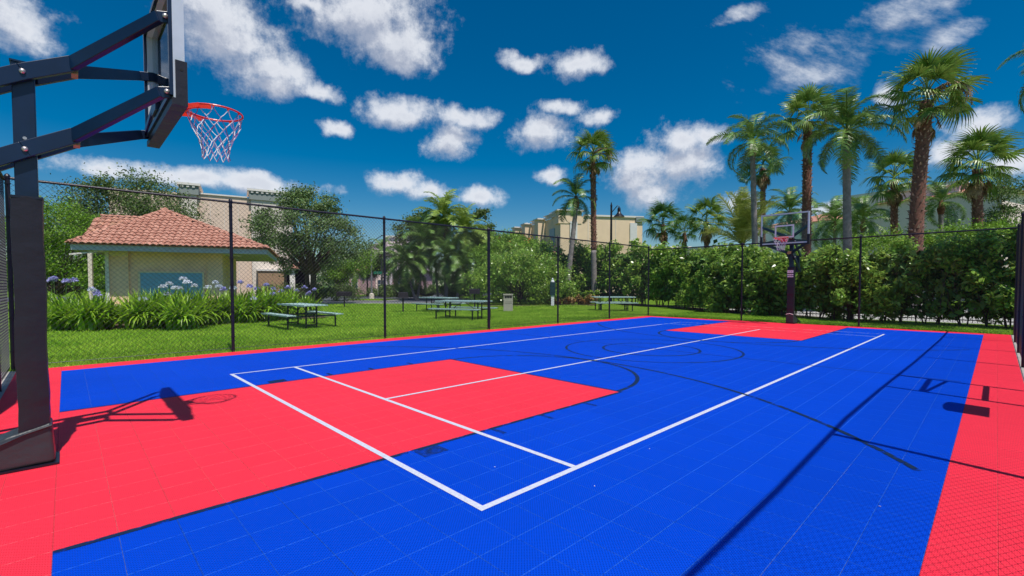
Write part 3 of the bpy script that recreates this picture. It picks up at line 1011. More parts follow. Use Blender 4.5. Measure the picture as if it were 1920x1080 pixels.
    for s_ in (-1, 1):
        MB().tube([(X0 + .004, s_ * (W2 + .016), Z0 + .22), (X0 + .004, s_ * (W2 + .013), Z0 + .22)], .011, 10).build('bolt_hole', M['dark'], pdo)
    # rim
    rc0, ZR, RR = X0 + .155 + .2286, 3.05, .2286
    mr = MB()
    pts = [(rc0 + RR * math.cos(t), RR * math.sin(t), ZR) for t in np.linspace(0, 2 * math.pi, 49)]
    mr.tube(pts, .0085, 8, cap=False)
    mr.bb(X0 + .029, X0 + .042, -.10, .10, ZR - .13, ZR + .012)
    mr.bb(X0 + .042, X0 + .16, -.08, .08, ZR - .035, ZR + .012)
    for s_ in (-1, 1):
        mr.beam((X0 + .05, s_ * .085, ZR - .06), (rc0 - .16, s_ * .17, ZR - .012), .012, .04)
        for a0_ in (2.5,):
            pp = [(rc0 + (RR + .0) * math.cos(t), s_ * (RR + .0) * math.sin(t), ZR - .022) for t in np.linspace(1.9, 3.1, 10)]
            for q in range(9):
                mr.beam(pp[q], pp[q + 1], .010, .036)
    for k in range(12):
        t = 2 * math.pi * (k + .5) / 12
        mr.box((rc0 + RR * math.cos(t), RR * math.sin(t), ZR - .014), (.012, .012, .014), t)
    rim = mr.build('rim', M['rim'], h, smooth=False)
    # net
    prof = [(.225, -.02), (.215, -.10), (.185, -.17), (.150, -.24), (.125, -.31), (.112, -.37), (.115, -.44)]
    for idx, (nm, mm) in enumerate((('net', 'net'), ('net_trim', 'net_c'))):
        mn = MB()
        for k in range(12):
            for dr in (1, -1):
                for i in range(len(prof) - 1):
                    if (i + k + dr) % 3 == 0 and idx == 0: continue
                    if (i + k + dr) % 3 != 0 and idx == 1: continue
                    (r0, z0), (r1, z1) = prof[i], prof[i + 1]
                    st = .5 if i > 0 else .25
                    tw0 = (0 if i == 0 else .25 + .5 * (i - 1)) if True else 0
                    t0 = 2 * math.pi * (k + .5 + dr * tw0 * (1 if i % 2 == 0 else 1)) / 12
                    # zig-zag between neighbouring strands
                    ph0 = .0 if i % 2 == 0 else .5
                    ph1 = .5 - ph0
                    a0 = 2 * math.pi * (k + .5 + dr * ph0) / 12 * 1.0
                    a1 = 2 * math.pi * (k + .5 + dr * ph1) / 12
                    jx = .004 * math.sin(k * 2.3 + i)
                    mn.tube([(rc0 + r0 * math.cos(a0) + jx, r0 * math.sin(a0), ZR + z0),
                             (rc0 + (r0 + r1) / 2 * .97 * math.cos((a0 + a1) / 2), (r0 + r1) / 2 * .97 * math.sin((a0 + a1) / 2), ZR + (z0 + z1) / 2 - .008),
                             (rc0 + r1 * math.cos(a1) - jx, r1 * math.sin(a1), ZR + z1)], .0034, 5)
        mn.build(nm, M[mm], rim)
    return h


hoop((-.17, 5.25, 0), 0, 'near basketball hoop with black padded pole, seen from the side in the left foreground')
hoop((19.2, 5.25, 0), math.pi, 'far basketball hoop at the other end of the court facing the camera', True)


# ------------------------------------------------------------------ picnic tables
def picnic_proto():
    p = empty('picnic_table')
    top = MB().bb(-1.16, 1.16, -.38, .38, .735, .765)
    top.bb(-1.17, 1.17, -.39, -.37, .72, .775).bb(-1.17, 1.17, .37, .39, .72, .775)
    top.build('table_top', M['table_top'], p)
    for s_ in (-1, 1):
        b = MB().bb(-1.16, 1.16, s_ * .78 - .13, s_ * .78 + .13, .43, .455)
        b.bb(-1.165, 1.165, s_ * .78 - .14, s_ * .78 - .125, .415, .462).bb(-1.165, 1.165, s_ * .78 + .125, s_ * .78 + .14, .415, .462)
        bo = b.build('bench', M['table_top'], p)
        for e in (-1, 1):
            MB().tube([(e * .86, s_ * .78, .43), (e * .86, s_ * .78, -.01)], .03, 8).build('bench_leg', M['table_leg'], bo)
    for e in (-1, 1):
        for s_ in (-1, 1):
            MB().tube([(e * .78, s_ * .17, .735), (e * .78, s_ * .17, -.01)], .03, 8).build('leg', M['table_leg'], p)
        MB().beam((e * .78, -.17, .10), (e * .78, .17, .10), .04, .04).build('foot_bar', M['table_leg'], p)
        MB().beam((e * .78, -.80, .39), (e * .78, .80, .39), .04, .05).build('cross_bar', M['table_leg'], p)
        MB().tube([(e * .74, 0, .28), (e * .05, 0, .72)], .016, 6).build('brace', M['table_leg'], p)
    return p


proto = picnic_proto()
TBL = [(Vector((5.85, 16.5, 0)), R(92), 'picnic table nearest the flower bed, left of the others on the lawn'),
       (LD(-3.95, 25.0), -ANG + R(90) - R(90) + R(-38), 'picnic table farther back, partly behind another table on the lawn'),
       (LD(-2.05, 19.7), R(112), 'picnic table beside the thick black fence post, overlapping the one behind'),
       (LD(5.75, 26.4), R(-42), 'picnic table standing alone on the right near the hedge')]
for i, (p, a, lab) in enumerate(TBL):
    o = proto if i == 0 else copy_tree(proto)
    o.location = (p.x, p.y, -.01); o.rotation_euler = (0, 0, a)
    o['label'] = lab; o['category'] = 'picnic table'; o['group'] = 'pale green picnic tables on the lawn'


def grill(p, a, w, zt, lab, lid=False):
    g = empty('park_grill', p, a, lab, 'grill', 'park grills on the lawn')
    MB().tube([(0, 0, -.02), (0, 0, zt - .3)], .04, 8).build('post', M['grill'], g)
    b = MB().bb(-w / 2, w / 2, -.2, .2, zt - .30, zt - .27)
    b.bb(-w / 2, -w / 2 + .02, -.2, .2, zt - .27, zt).bb(w / 2 - .02, w / 2, -.2, .2, zt - .27, zt)
    b.bb(-w / 2 + .02, w / 2 - .02, .18, .2, zt - .27, zt).bb(-w / 2 + .02, w / 2 - .02, -.2, -.18, zt - .27, zt - .04)
    b.build('firebox', M['grill'], g)
    gr = MB()
    for x in np.arange(-w / 2 + .05, w / 2 - .03, .05):
        gr.bb(x, x + .012, -.19, .19, zt - .035, zt - .023)
    gr.build('grate', M['lamp_grey'], g)
    for s_ in (-1, 1):
        MB().tube([(s_ * w * .3, -.2, zt - .03), (s_ * w * .3, -.34, zt - .03)], .012, 6).build('handle', M['grill'], g)
    if lid:
        MB().beam((-w / 2 - .04, 0, zt - .02), (-w / 2 - .3, 0, zt + .18), .36, .03).build('lid', M['grill'], g)
    return g


cam_rz = -(math.pi / 2 - ANG)
grill(G(646, 30.0), cam_rz, .88, 1.0, 'wide black park grill on a post, left of the others by the road')
grill(G(756, 24.6), cam_rz + .3, .5, 1.04, 'black park grill with its flap tilted up beside the second fence post', True)
grill(G(890, 27.5), cam_rz, .62, 1.20, 'black park grill behind the picnic tables next to the thick fence post')

tb = empty('litter_bin', G(953, 25.4), cam_rz, 'beige litter bin with dark slots standing on the lawn', 'litter bin')
t = MB().bb(-.25, .25, -.25, .25, -.01, .60).bb(-.25, -.20, -.25, .25, .60, .86).bb(.20, .25, -.25, .25, .60, .86)
t.bb(-.20, .20, .2, .25, .60, .86)
bd = t.build('body', M['trash'], tb)
MB().bb(-.20, .20, -.20, .20, .601, .64).build('liner', M['dark'], tb)
for x in (-.07, .07):
    MB().bb(x - .012, x + .012, -.24, -.22, .70, .86).build('slot_bar', M['trash'], tb)
MB().bb(-.20, .20, -.25, -.22, .60, .70).build('front_panel', M['trash'], tb)
MB().bb(-.27, .27, -.27, .27, .86, .93).build('lid', M['trash'], tb)
for z in (.42, .5):
    MB().bb(-.2, .2, -.254, -.251, z, z + .012).build('groove', M['dark'], bd)

dp = empty('pet_station', G(1036, 31.5), cam_rz, 'white post with a dark green bag box in front of the bushes', 'pet waste station')
MB().bb(-.10, .10, -.10, .10, -.02, .72).build('post', M['white'], dp)
bx = MB().bb(-.17, .17, -.14, .14, .72, 1.62).build('box', M['green_box'], dp)
MB().lathe([(.13, 1.62), (.11, 1.70), (.06, 1.76), (.07, 1.82), (.02, 1.90)], 10).build('cap', M['white'], dp)
for z in (.9, 1.1, 1.3):
    MB().bb(-.172, .172, -.143, -.140, z, z + .02).build('groove', M['table_leg'], bx)


# ------------------------------------------------------------------ tiled pavilion
PX = Vector((.916, .403)); PY = Vector((-.403, .916))
e0 = LD(-17.1, 18.1)
ax = LD(PX.x, PX.y) ; prz = math.atan2(ax.y, ax.x)
pav = empty('pavilion', (e0.x, e0.y, 0), prz, 'small yellow-beige building with terracotta hip roof and blue panel behind the flowers', 'building')
ZE, ZP = 3.02, 4.80
W_, D_ = 6.75, 7.4
RX, RY0, RY1 = 2.45, 2.6, 4.9
# walls
MB().bb(1.0, 4.85, .95, 5.9, -.1, 2.86).build('wall', M['stucco'], pav)
for x0, x1 in ((.9, 1.55), (4.35, 4.92)):
    MB().bb(x0, x1, .86, 1.4, .62, 2.86).build('corner_pillar', M['stucco'], pav)
    MB().bb(x0 - .08, x1 + .05, .78, 1.45, -.1, .62).build('pillar_base', M['stucco_light'], pav)
MB().bb(.80, .92, .78, .90, .0, 2.80).build('sunlit_edge_strip', M['white_trim'], pav)  # white strip added to stand for the pillar's sunlit left face
MB().bb(1.93, 4.15, .90, .948, .80, 1.94).build('blue_panel', M['panel_blue'], pav)
pf = MB().bb(1.86, 1.93, .88, .948, .74, 2.0).bb(4.15, 4.22, .88, .948, .74, 2.0).bb(1.93, 4.15, .88, .948, 1.94, 2.0).bb(1.80, 4.28, .84, .948, .66, .74)
pf.build('panel_frame', M['stucco_light'], pav)
for zz in (1.09, 1.38, 1.67):
    MB().bb(1.94, 4.14, .894, .899, zz, zz + .012).build('panel_seam', M['win_blue'], pav)
MB().bb(.9, 1.55, .84, .86, 2.62, 2.86).build('pillar_cap', M['stucco_light'], pav)
# slim posts under the left wing
for (x, y) in ((-.4, 3.0), (-.4, 5.6)):
    MB().bb(x - .07, x + .07, y - .07, y + .07, -.1, 2.86).build('porch_post', M['pale_wall'], pav)
# soffit, fascia
MB().bb(.06, W_ - .06, .06, D_ - .06, 2.82, 2.86).build('soffit', M['soffit'], pav)
fa = MB().bb(0, W_, 0, .05, 2.78, 3.0).bb(0, W_, D_ - .05, D_, 2.78, 3.0)
fa.bb(0, .05, .05, D_ - .05, 2.78, 3.0).bb(W_ - .05, W_, .05, D_ - .05, 2.78, 3.0)
fa.build('fascia', M['fascia'], pav)
MB().beam((.95, .3, 2.78), (-.02, -.06, 2.60), .05, .06).build('eave_brace', M['white_trim'], pav)
MB().beam((5.0, .9, 2.78), (5.7, .5, 2.70), .05, .05).build('eave_brace', M['white_trim'], pav)
# roof deck
v = [(-.04, -.06, ZE), (W_ + .04, -.06, ZE), (W_ + .04, D_ + .05, ZE), (-.04, D_ + .05, ZE), (RX, RY0, ZP), (RX, RY1, ZP),
     (-.04, -.06, ZE - .02), (W_ + .04, -.06, ZE - .02), (W_ + .04, D_ + .05, ZE - .02), (-.04, D_ + .05, ZE - .02)]
MB().add(v, [(0, 1, 4), (1, 2, 5, 4), (2, 3, 5), (3, 0, 4, 5), (0, 6, 7, 1), (1, 7, 8, 2), (2, 8, 9, 3), (3, 9, 6, 0), (9, 8, 7, 6)]).build('roof', M['roof_tile'], pav)
# left rear wing gable
v = [(-.95, 3.3, ZE), (-.95, 6.7, ZE), (-.62, 5.0, ZP - .12), (RX, 5.0, ZP - .12), (RX, 3.3, ZE), (RX, 6.7, ZE)]
MB().add(v, [(0, 4, 3, 2), (1, 2, 3, 5), (0, 2, 1), (0, 1, 5, 4)]).build('wing_roof', M['roof_tile'], pav)


def tile_mesh(wd, ln):
    """one S-tile: a barrel and a flat, slightly rising at the lower lip"""
    mb_ = MB()
    xs = [-.5, -.38, -.2, 0, .2, .38, .5]
    zz = [.012, .035, .062, .072, .062, .035, .012]
    vs_ = [(x * wd, 0, z * .85 + .045) for x, z in zip(xs, zz)] + [(x * wd * .95, ln, z) for x, z in zip(xs, zz)] + [(x * wd, 0, z + .004) for x, z in zip(xs, zz)]
    fs_ = [(i, i + 1, 8 + i, 7 + i) for i in range(6)] + [(14 + i, 15 + i, i + 1, i) for i in range(6)]
    return mb_.add(vs_, fs_)


def roof_tiles(parent, a, b, c, d, n_ind, lift=.01):
    """tiles over the quad a-b (eave) c-d (top) ; a->d and b->c are the sloping sides"""
    a, b, c, d = map(Vector, (a, b, c, d))
    ex = (b - a).normalized()
    nrm = (b - a).cross(d - a).normalized()
    if nrm.z < 0: nrm = -nrm
    sl = nrm.cross(ex)
    if sl.z < 0: sl = -sl
    Ls = (d - a).dot(sl)
    pit, row = .225, .245
    rows = int(Ls / row)
    places = []
    for r_ in range(rows + 1):
        s_ = r_ * row
        f_ = min(1, (s_ + row * .4) / Ls)
        l_ = a.lerp(d, f_); rr = b.lerp(c, f_)
        x0 = (l_ - a).dot(ex); x1 = (rr - a).dot(ex)
        k0 = math.ceil((x0) / pit - .3); k1 = math.floor((x1) / pit + .3)
        for k_ in range(k0, k1 + 1):
            places.append((k_ * pit, s_))
    me = tile_mesh(pit * 1.02, row * 1.12).mesh('roof_tile', M['roof_tile'])
    Mx = Matrix((ex, sl, nrm)).transposed()
    for (x, s_) in places[:n_ind]:
        p = a + ex * x + sl * (s_ - .05) + nrm * (lift + random.uniform(0, .006))
        o_ = child('roof_tile', me, parent, p)
        q = Mx.to_4x4()
        o_.rotation_euler = (q @ Matrix.Rotation(random.uniform(-.02, .02), 4, 'Z')).to_euler()
    rest = MB()
    for (x, s_) in places[n_ind:]:
        p = a + ex * x + sl * (s_ - .05) + nrm * lift
        for vv in tile_mesh(pit * 1.02, row * 1.12).v:
            rest.v.append(tuple(p + ex * vv[0] + sl * vv[1] + nrm * vv[2]))
        o0 = len(rest.v) - 21
        rest.f += [tuple(i + o0 for i in q) for q in ([(i, i + 1, 8 + i, 7 + i) for i in range(6)] + [(14 + i, 15 + i, i + 1, i) for i in range(6)])]
    if rest.v:
        rest.build('roof_tiles', M['roof_tile'], parent, kind='stuff')


roof_tiles(pav, (-.04, -.06, ZE), (W_ + .04, -.06, ZE), (RX, RY0, ZP), (RX, RY0, ZP), 270)
roof_tiles(pav, (-.04, D_, ZE), (-.04, -.06, ZE), (RX, RY0, ZP), (RX, RY1, ZP), 0)
roof_tiles(pav, (W_ + .04, -.06, ZE), (W_ + .04, D_, ZE), (RX, RY1, ZP), (RX, RY0, ZP), 0)
roof_tiles(pav, (-.95, 3.3, ZE), (RX, 3.3, ZE), (RX, 5.0, ZP - .12), (-.62, 5.0, ZP - .12), 0)
cap_me = MB()
vs = []
for i, (y, rr) in enumerate(((0, .115), (.36, .095))):
    for k in range(7):
        t = math.pi * k / 6
        vs.append((rr * math.cos(t), y, rr * .75 * math.sin(t) + (.02 if i == 0 else 0)))
cap_me.add(vs, [(k, k + 1, 8 + k, 7 + k) for k in range(6)] + [(0, 6, 5, 4, 3, 2, 1)])
cap_me = cap_me.mesh('ridge_tile', M['roof_tile'])
for p, q in (((-.04, -.06, ZE), (RX, RY0, ZP)), ((W_ + .04, -.06, ZE), (RX, RY0, ZP)), ((RX, RY0, ZP), (RX, RY1, ZP)),
             ((-.95, 3.3, ZE), (-.62, 5.0, ZP - .12)), ((-.62, 5.0, ZP - .12), (1.9, 5.0, ZP - .12))):
    p, q = Vector(p), Vector(q)
    d_ = (q - p).normalized()
    n_ = int((q - p).length / .31)
    eu = d_.to_track_quat('Y', 'Z').to_euler()
    for k in range(n_):
        child('ridge_tile', cap_me, pav, p + d_ * (k * .31) + Vector((0, 0, .03)), eu)

# ------------------------------------------------------------------ buildings
def building_frame(name, pA, pB, label, cat='building'):
    """local +x runs from A to B, +y away from the camera"""
    d = pB - pA
    e = empty(name, (pA.x, pA.y, 0), math.atan2(d.y, d.x), label, cat)
    return e, Vector((d.x, d.y)).length


# big tan building behind the pavilion
A, Bp = LD(-34, 39.5), LD(-21.9, 46.6)
tan, Lb = building_frame('apartment_building', A, Bp, 'large tan three-storey building with white pilasters behind the tiled pavilion')
MB().bb(0, Lb, 0, 14, -.2, 9.7).build('wall', M['tan_wall'], tan)
def bx_along(x):                                   # photo column -> distance along that wall
    k = (x - 960) / FPX
    a, b = Vector((-34, 39.5)), Vector((-21.9, 46.6))
    dd = b - a
    t = (k * a.y - a.x) / (dd.x - k * dd.y)
    return t * Lb
for x0, x1 in ((345, 374), (474, 560)):
    s0, s1 = bx_along(x0), min(Lb, bx_along(x1))
    MB().bb(s0, s1, -.35, -.003, -.2, 9.55).build('white_bay', M['pale_wall'], tan)
    par = MB().bb(s0 - .15, s1 + .15, -.5, 3.0, 9.55, 10.35).build('parapet', M['grey_trim'], tan)
    MB().bb(s0 - .3, s1 + .3, -.65, 3.2, 10.35, 10.55).build('cornice', M['white_trim'], par)
    for x in np.arange(s0, s1, .42):
        MB().bb(x, x + .2, -.6, -.503, 10.17, 10.345).build('dentil', M['white_trim'], par)
MB().bb(bx_along(374) + .2, bx_along(474) - .3, -.12, .3, 9.705, 9.83).build('coping', M['white_trim'], tan)
for x in (398, 424, 450):
    s0 = bx_along(x)
    MB().bb(s0 - .02, s0 + .02, -.01, -.002, 0, 9.6).build('joint', M['pale_wall'], tan)
s0 = bx_along(484)
MB().bb(s0, Lb + .6, -1.8, -.36, -.2, 2.75).build('low_block', M['brown_block'], tan)
MB().bb(s0 - .1, Lb + .7, -1.9, -.36, 2.75, 2.9).build('low_block_coping', M['white_trim'], tan)
# porch with small red roof, right of it
A2 = LD(-21.2, 44)
por, _ = building_frame('porch', A2, LD(-18.4, 45.6), 'cream porch column with small red tile roof behind the oak', 'porch')
for x in (.2, 1.9):
    MB().bb(x, x + .45, 0, .45, -.2, 2.9).build('column', M['cream_wall'], por)
v = [(-.2, -.3, 3.0), (2.8, -.3, 3.0), (2.8, 2.2, 3.0), (-.2, 2.2, 3.0), (1.3, .9, 3.8)]
MB().add(v, [(0, 1, 4), (1, 2, 4), (2, 3, 4), (3, 0, 4), (3, 2, 1, 0)]).build('roof', M['roof_tile'], por)
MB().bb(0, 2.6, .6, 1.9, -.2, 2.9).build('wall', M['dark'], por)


def window(parent, x, z, w, h, y=-.02, glass='glass_dark', frame='white_trim', mull=1):
    f = MB().bb(x - w / 2 - .08, x + w / 2 + .08, y - .06, y, z - .1, z)
    f.bb(x - w / 2 - .08, x + w / 2 + .08, y - .06, y, z + h, z + h + .08)
    f.bb(x - w / 2 - .08, x - w / 2, y - .06, y, z, z + h).bb(x + w / 2, x + w / 2 + .08, y - .06, y, z, z + h)
    for k in range(mull):
        xx = x - w / 2 + w * (k + 1) / (mull + 1)
        f.bb(xx - .025, xx + .025, y - .055, y - .002, z, z + h)
    f.bb(x - w / 2, x + w / 2, y - .05, y - .004, z + h * .5 - .025, z + h * .5 + .025)
    fo = f.build('window', M[frame], parent)
    MB().bb(x - w / 2, x + w / 2, y - .03, y + .004, z, z + h).build('pane', M[glass], fo)


# warm beige building, centre
c0, c1, c2 = LD(5.7, 55), LD(15.9, 57), LD(1.15, 68.6)
bei, Lr = building_frame('apartment_building', c0, c1, 'warm beige flat-roofed building with pale shutters behind the two centre palms')
d_l = c2 - c0
inv = Matrix.Rotation(-bei.rotation_euler.z, 4, 'Z')
ql = inv @ Vector((d_l.x, d_l.y, 0))
H_ = 9.6
MB().add([(0, 0, -.2), (Lr, 0, -.2), (Lr + ql.x, ql.y, -.2), (ql.x, ql.y, -.2), (0, 0, H_), (Lr, 0, H_), (Lr + ql.x, ql.y, H_), (ql.x, ql.y, H_)],
         [(0, 1, 5, 4), (1, 2, 6, 5), (2, 3, 7, 6), (3, 0, 4, 7), (4, 5, 6, 7)]).build('wall', M['beige_wall'], bei)
MB().bb(2.9, Lr + .1, -.15, .3, H_ + .003, H_ + .2).build('coping', M['white_trim'], bei)
MB().bb(-.25, 2.6, -.06, 3.0, H_ - .9, H_ + .55).build('corner_parapet', M['beige_wall'], bei)
MB().bb(-.5, 2.85, -.3, 3.2, H_ + .553, H_ + .70).build('corner_cornice', M['white_trim'], bei)
MB().bb(Lr - .9, Lr + .15, -.2, 1.0, H_ - .5, H_ + .1).build('corner_parapet', M['grey_trim'], bei)
for x in (1.15, 8.75):
    MB().bb(x, x + .9, -.12, -.004, 6.95, 8.95).build('shutter', M['shutter'], bei)
    MB().bb(x - .05, x + .95, -.16, -.004, 6.80, 6.93).build('sill', M['white_trim'], bei)
for x in (3.4, 6.9):
    MB().bb(x, x + .05, -.03, -.003, 0, H_).build('joint', M['white_trim'], bei)
# the receding left side, its own frame
ls = MB()
tl = Vector((ql.x, ql.y, 0)).normalized(); nl = Vector((-tl.y, tl.x, 0))
if nl.x > 0: nl = -nl
def side_box(name, s0, s1, o0, o1, z0, z1, m, par=None):
    c = [tl * s0 + nl * o0, tl * s1 + nl * o0, tl * s1 + nl * o1, tl * s0 + nl * o1]
    return MB().add([(p.x, p.y, z0) for p in c] + [(p.x, p.y, z1) for p in c],
                    [(3, 2, 1, 0), (4, 5, 6, 7), (0, 1, 5, 4), (1, 2, 6, 5), (2, 3, 7, 6), (3, 0, 4, 7)]).build(name, M[m], par or bei)
for s0 in (4.6, 9.4, 13.6):
    side_box('bay', s0, s0 + 1.2, .003, 1.0, -.2, H_ + .1, 'beige_wall')
    side_box('bay_cornice', s0 - .2, s0 + 1.4, -.1, 1.15, H_ + .103, H_ + .26, 'white_trim')
for s0, s1 in ((.9, 4.6), (6.0, 9.3), (10.8, 13.4)):
    for k in range(int((s1 - s0) / .42)):
        side_box('baluster', s0 + k * .42, s0 + k * .42 + .16, .1, .26, H_, H_ + .42, 'white_trim')
    side_box('roof_rail', s0, s1, .05, .3, H_ + .423, H_ + .52, 'white_trim')
for s0 in (1.6, 6.9, 11.6):
    w_ = side_box('window', s0, s0 + 1.5, .01, .10, 6.2, 8.3, 'win_blue')
    side_box('pane', s0 + .2, s0 + 1.3, .102, .12, 6.3, 7.4, 'glass_dark', w_)
    side_box('canopy', s0 - .8, s0 + 2.2, .01, .9, 5.3, 5.45, 'roof_tile')

# dusty pink houses beyond the road
def house(name, x0, x1, d, ztop, wallm, label, roof=None, wins=(), depth=9, zr=None, d1=None):
    a, b = G(x0, d), G(x1, d1 or d)
    e, Lw = building_frame(name, a, b, label, 'house')
    MB().bb(0, Lw, 0, depth, -.3, ztop).build('wall', M[wallm], e)
    if roof:
        z1 = zr or ztop + 1.6
        v_ = [(-.4, -.5, ztop + .002), (Lw + .4, -.5, ztop + .002), (Lw + .4, depth + .4, ztop + .002), (-.4, depth + .4, ztop + .002), (Lw * .3, depth * .5, z1), (Lw * .7, depth * .5, z1)]
        MB().add(v_, [(0, 1, 5, 4), (1, 2, 5), (2, 3, 4, 5), (3, 0, 4), (3, 2, 1, 0)]).build('roof', M[roof], e)
    else:
        MB().bb(-.2, Lw + .2, -.25, depth, ztop + .002, ztop + .35).build('parapet', M['white_trim'], e)
    for (fx, z, w, h) in wins:
        window(e, Lw * fx, z, w, h)
    return e


house('apartment_building', 722, 768, 88, 10.4, 'pinkish_wall', 'far pinkish block with grey parapet above the road, right of the second fence post', None,
      [(.25, 6.6, 1.2, 1.6), (.7, 6.6, 1.2, 1.6), (.25, 3.4, 1.2, 1.6)])
house('town_house', 676, 724, 80, 6.4, 'pinkish_wall', 'far pale pink house with mauve roof behind the street lamp pole', 'mauve',
      [(.2, 3.9, .9, 1.4), (.5, 3.9, .9, 1.4), (.8, 3.9, .9, 1.4), (.2, .8, .9, 1.5), (.5, .8, .9, 1.5), (.8, .8, .9, 1.5)], zr=9.0)
house('town_house', 634, 676, 72, 3.6, 'pink_wall', 'low dusty pink house right of the oak trunks', 'roof_tile',
      [(.35, .9, .9, 1.4), (.75, .9, .9, 1.4)], zr=5.0)
house('town_house', 736, 790, 66, 3.5, 'pink_wall', 'low dusty pink house left of the palm clump', 'mauve',
      [(.3, .9, .9, 1.4), (.65, .9, .9, 1.4)], zr=4.6)
# cream town houses beyond the hedge, right
house('town_house', 1536, 1600, 62, 9.6, 'cream_wall', 'cream house with three windows behind the far hoop', 'roof_tile',
      [(.18, 6.4, 1.3, 1.5), (.5, 6.4, 1.3, 1.5), (.82, 6.4, 1.3, 1.5)], zr=11.0, d1=70)
house('town_house', 1604, 1662, 54, 9.2, 'cream_wall', 'cream gabled house between the smooth palm and the shaggy palm', 'roof_tile',
      [(.2, 5.5, 1.2, 1.5), (.62, 5.6, 1.2, 1.5)], zr=10.6, d1=62)
house('town_house', 1335, 1452, 66, 6.6, 'cream_wall', 'low cream house behind the yellow-green palm', None, [(.3, 4.2, 1.5, 1.5), (.7, 4.2, 1.5, 1.5)], d1=76)
house('town_house', 1200, 1292, 74, 7.2, 'beige_wall', 'low beige house just right of the beige flat-roofed building', None, [(.3, 4.6, 1.4, 1.4)])
pk = house('town_house', 1792, 1868, 44, 10.9, 'pinkish_wall', 'pale pink two-storey house left of the red tiled wing at the right edge', None, [(.35, 5.2, 1.2, 1.6)], d1=51)
house('town_house', 1872, 1990, 41, 9.9, 'pinkish_wall', 'pale pink house wing with red tile roof at the right edge', 'roof_tile', [(.15, 5.2, 1.1, 1.5)], zr=11.4, d1=49)

# street lamps
def lamp(p, h, label):
    e = empty('street_lamp', p, cam_rz, label, 'street lamp')
    MB().tube([(0, 0, -.1), (0, 0, h * .45)], [.13, .10], 10).build('pole_base', M['lamp_grey'], e)
    MB().tube([(0, 0, h * .45), (0, 0, h)], [.10, .075], 10).build('pole', M['lamp_black'], e)
    MB().lathe([(.10, h), (.06, h + .12), (.02, h + .3)], 8).build('finial', M['lamp_black'], e)
    pts_ = [(.0, 0, h - .55), (.25, 0, h - .25), (.48, 0, h + .02), (.62, 0, h - .02), (.62, 0, h - .15)]
    MB().tube(pts_, .035, 8).build('arm', M['lamp_black'], e)
    MB().lathe([(.10, h - .12), (.13, h - .25), (.13, h - .48), (.20, h - .62), (.42, h - .82), (.44, h - .88)][::-1], 14, (.62, 0, 0)).build('lamp_shade', M['lamp_black'], e)
    return e
lamp(G(1145, 37.5), 7.75, 'tall black street lamp with bell shade right of the two centre palms')
e = empty('street_lamp', G(697, 50), cam_rz, 'slim pale lamp pole with curved arm beside the road', 'street lamp')
MB().tube([(0, 0, -.05), (0, 0, 6.1)], [.11, .06], 8).build('pole', M['lamp_grey'], e)
MB().tube([(0, 0, 5.9), (.4, 0, 6.25), (1.2, 0, 6.75)], .035, 6).build('arm', M['lamp_black'], e)
MB().bb(1.1, 1.5, -.1, .1, 6.7, 6.78).build('lamp_head', M['lamp_black'], e)
MB().lathe([(.28, -.05), (.26, .5), (.12, .55)], 10).build('base', M['pale_wall'], e)
e = empty('street_sign', G(709, 50), cam_rz, 'green street name sign beside the slim lamp pole', 'street sign')
MB().tube([(0, 0, -.05), (0, 0, 2.9)], .03, 6).build('pole', M['lamp_grey'], e)
MB().bb(-.45, .45, -.02, .02, 2.6, 2.9).build('sign_plate', M['street_sign'], e)


# ------------------------------------------------------------------ foliage makers
def branchy(mb_, base, tip, r0, r1, wob, n=6):
    pts_, rs_ = [], []
    for k in range(n + 1):
        t = k / n
        p = base.lerp(tip, t) + Vector((random.uniform(-1, 1), random.uniform(-1, 1), 0)) * wob * math.sin(math.pi * t)
        pts_.append(p); rs_.append(r0 + (r1 - r0) * t)
    mb_.tube(pts_, rs_, 7)


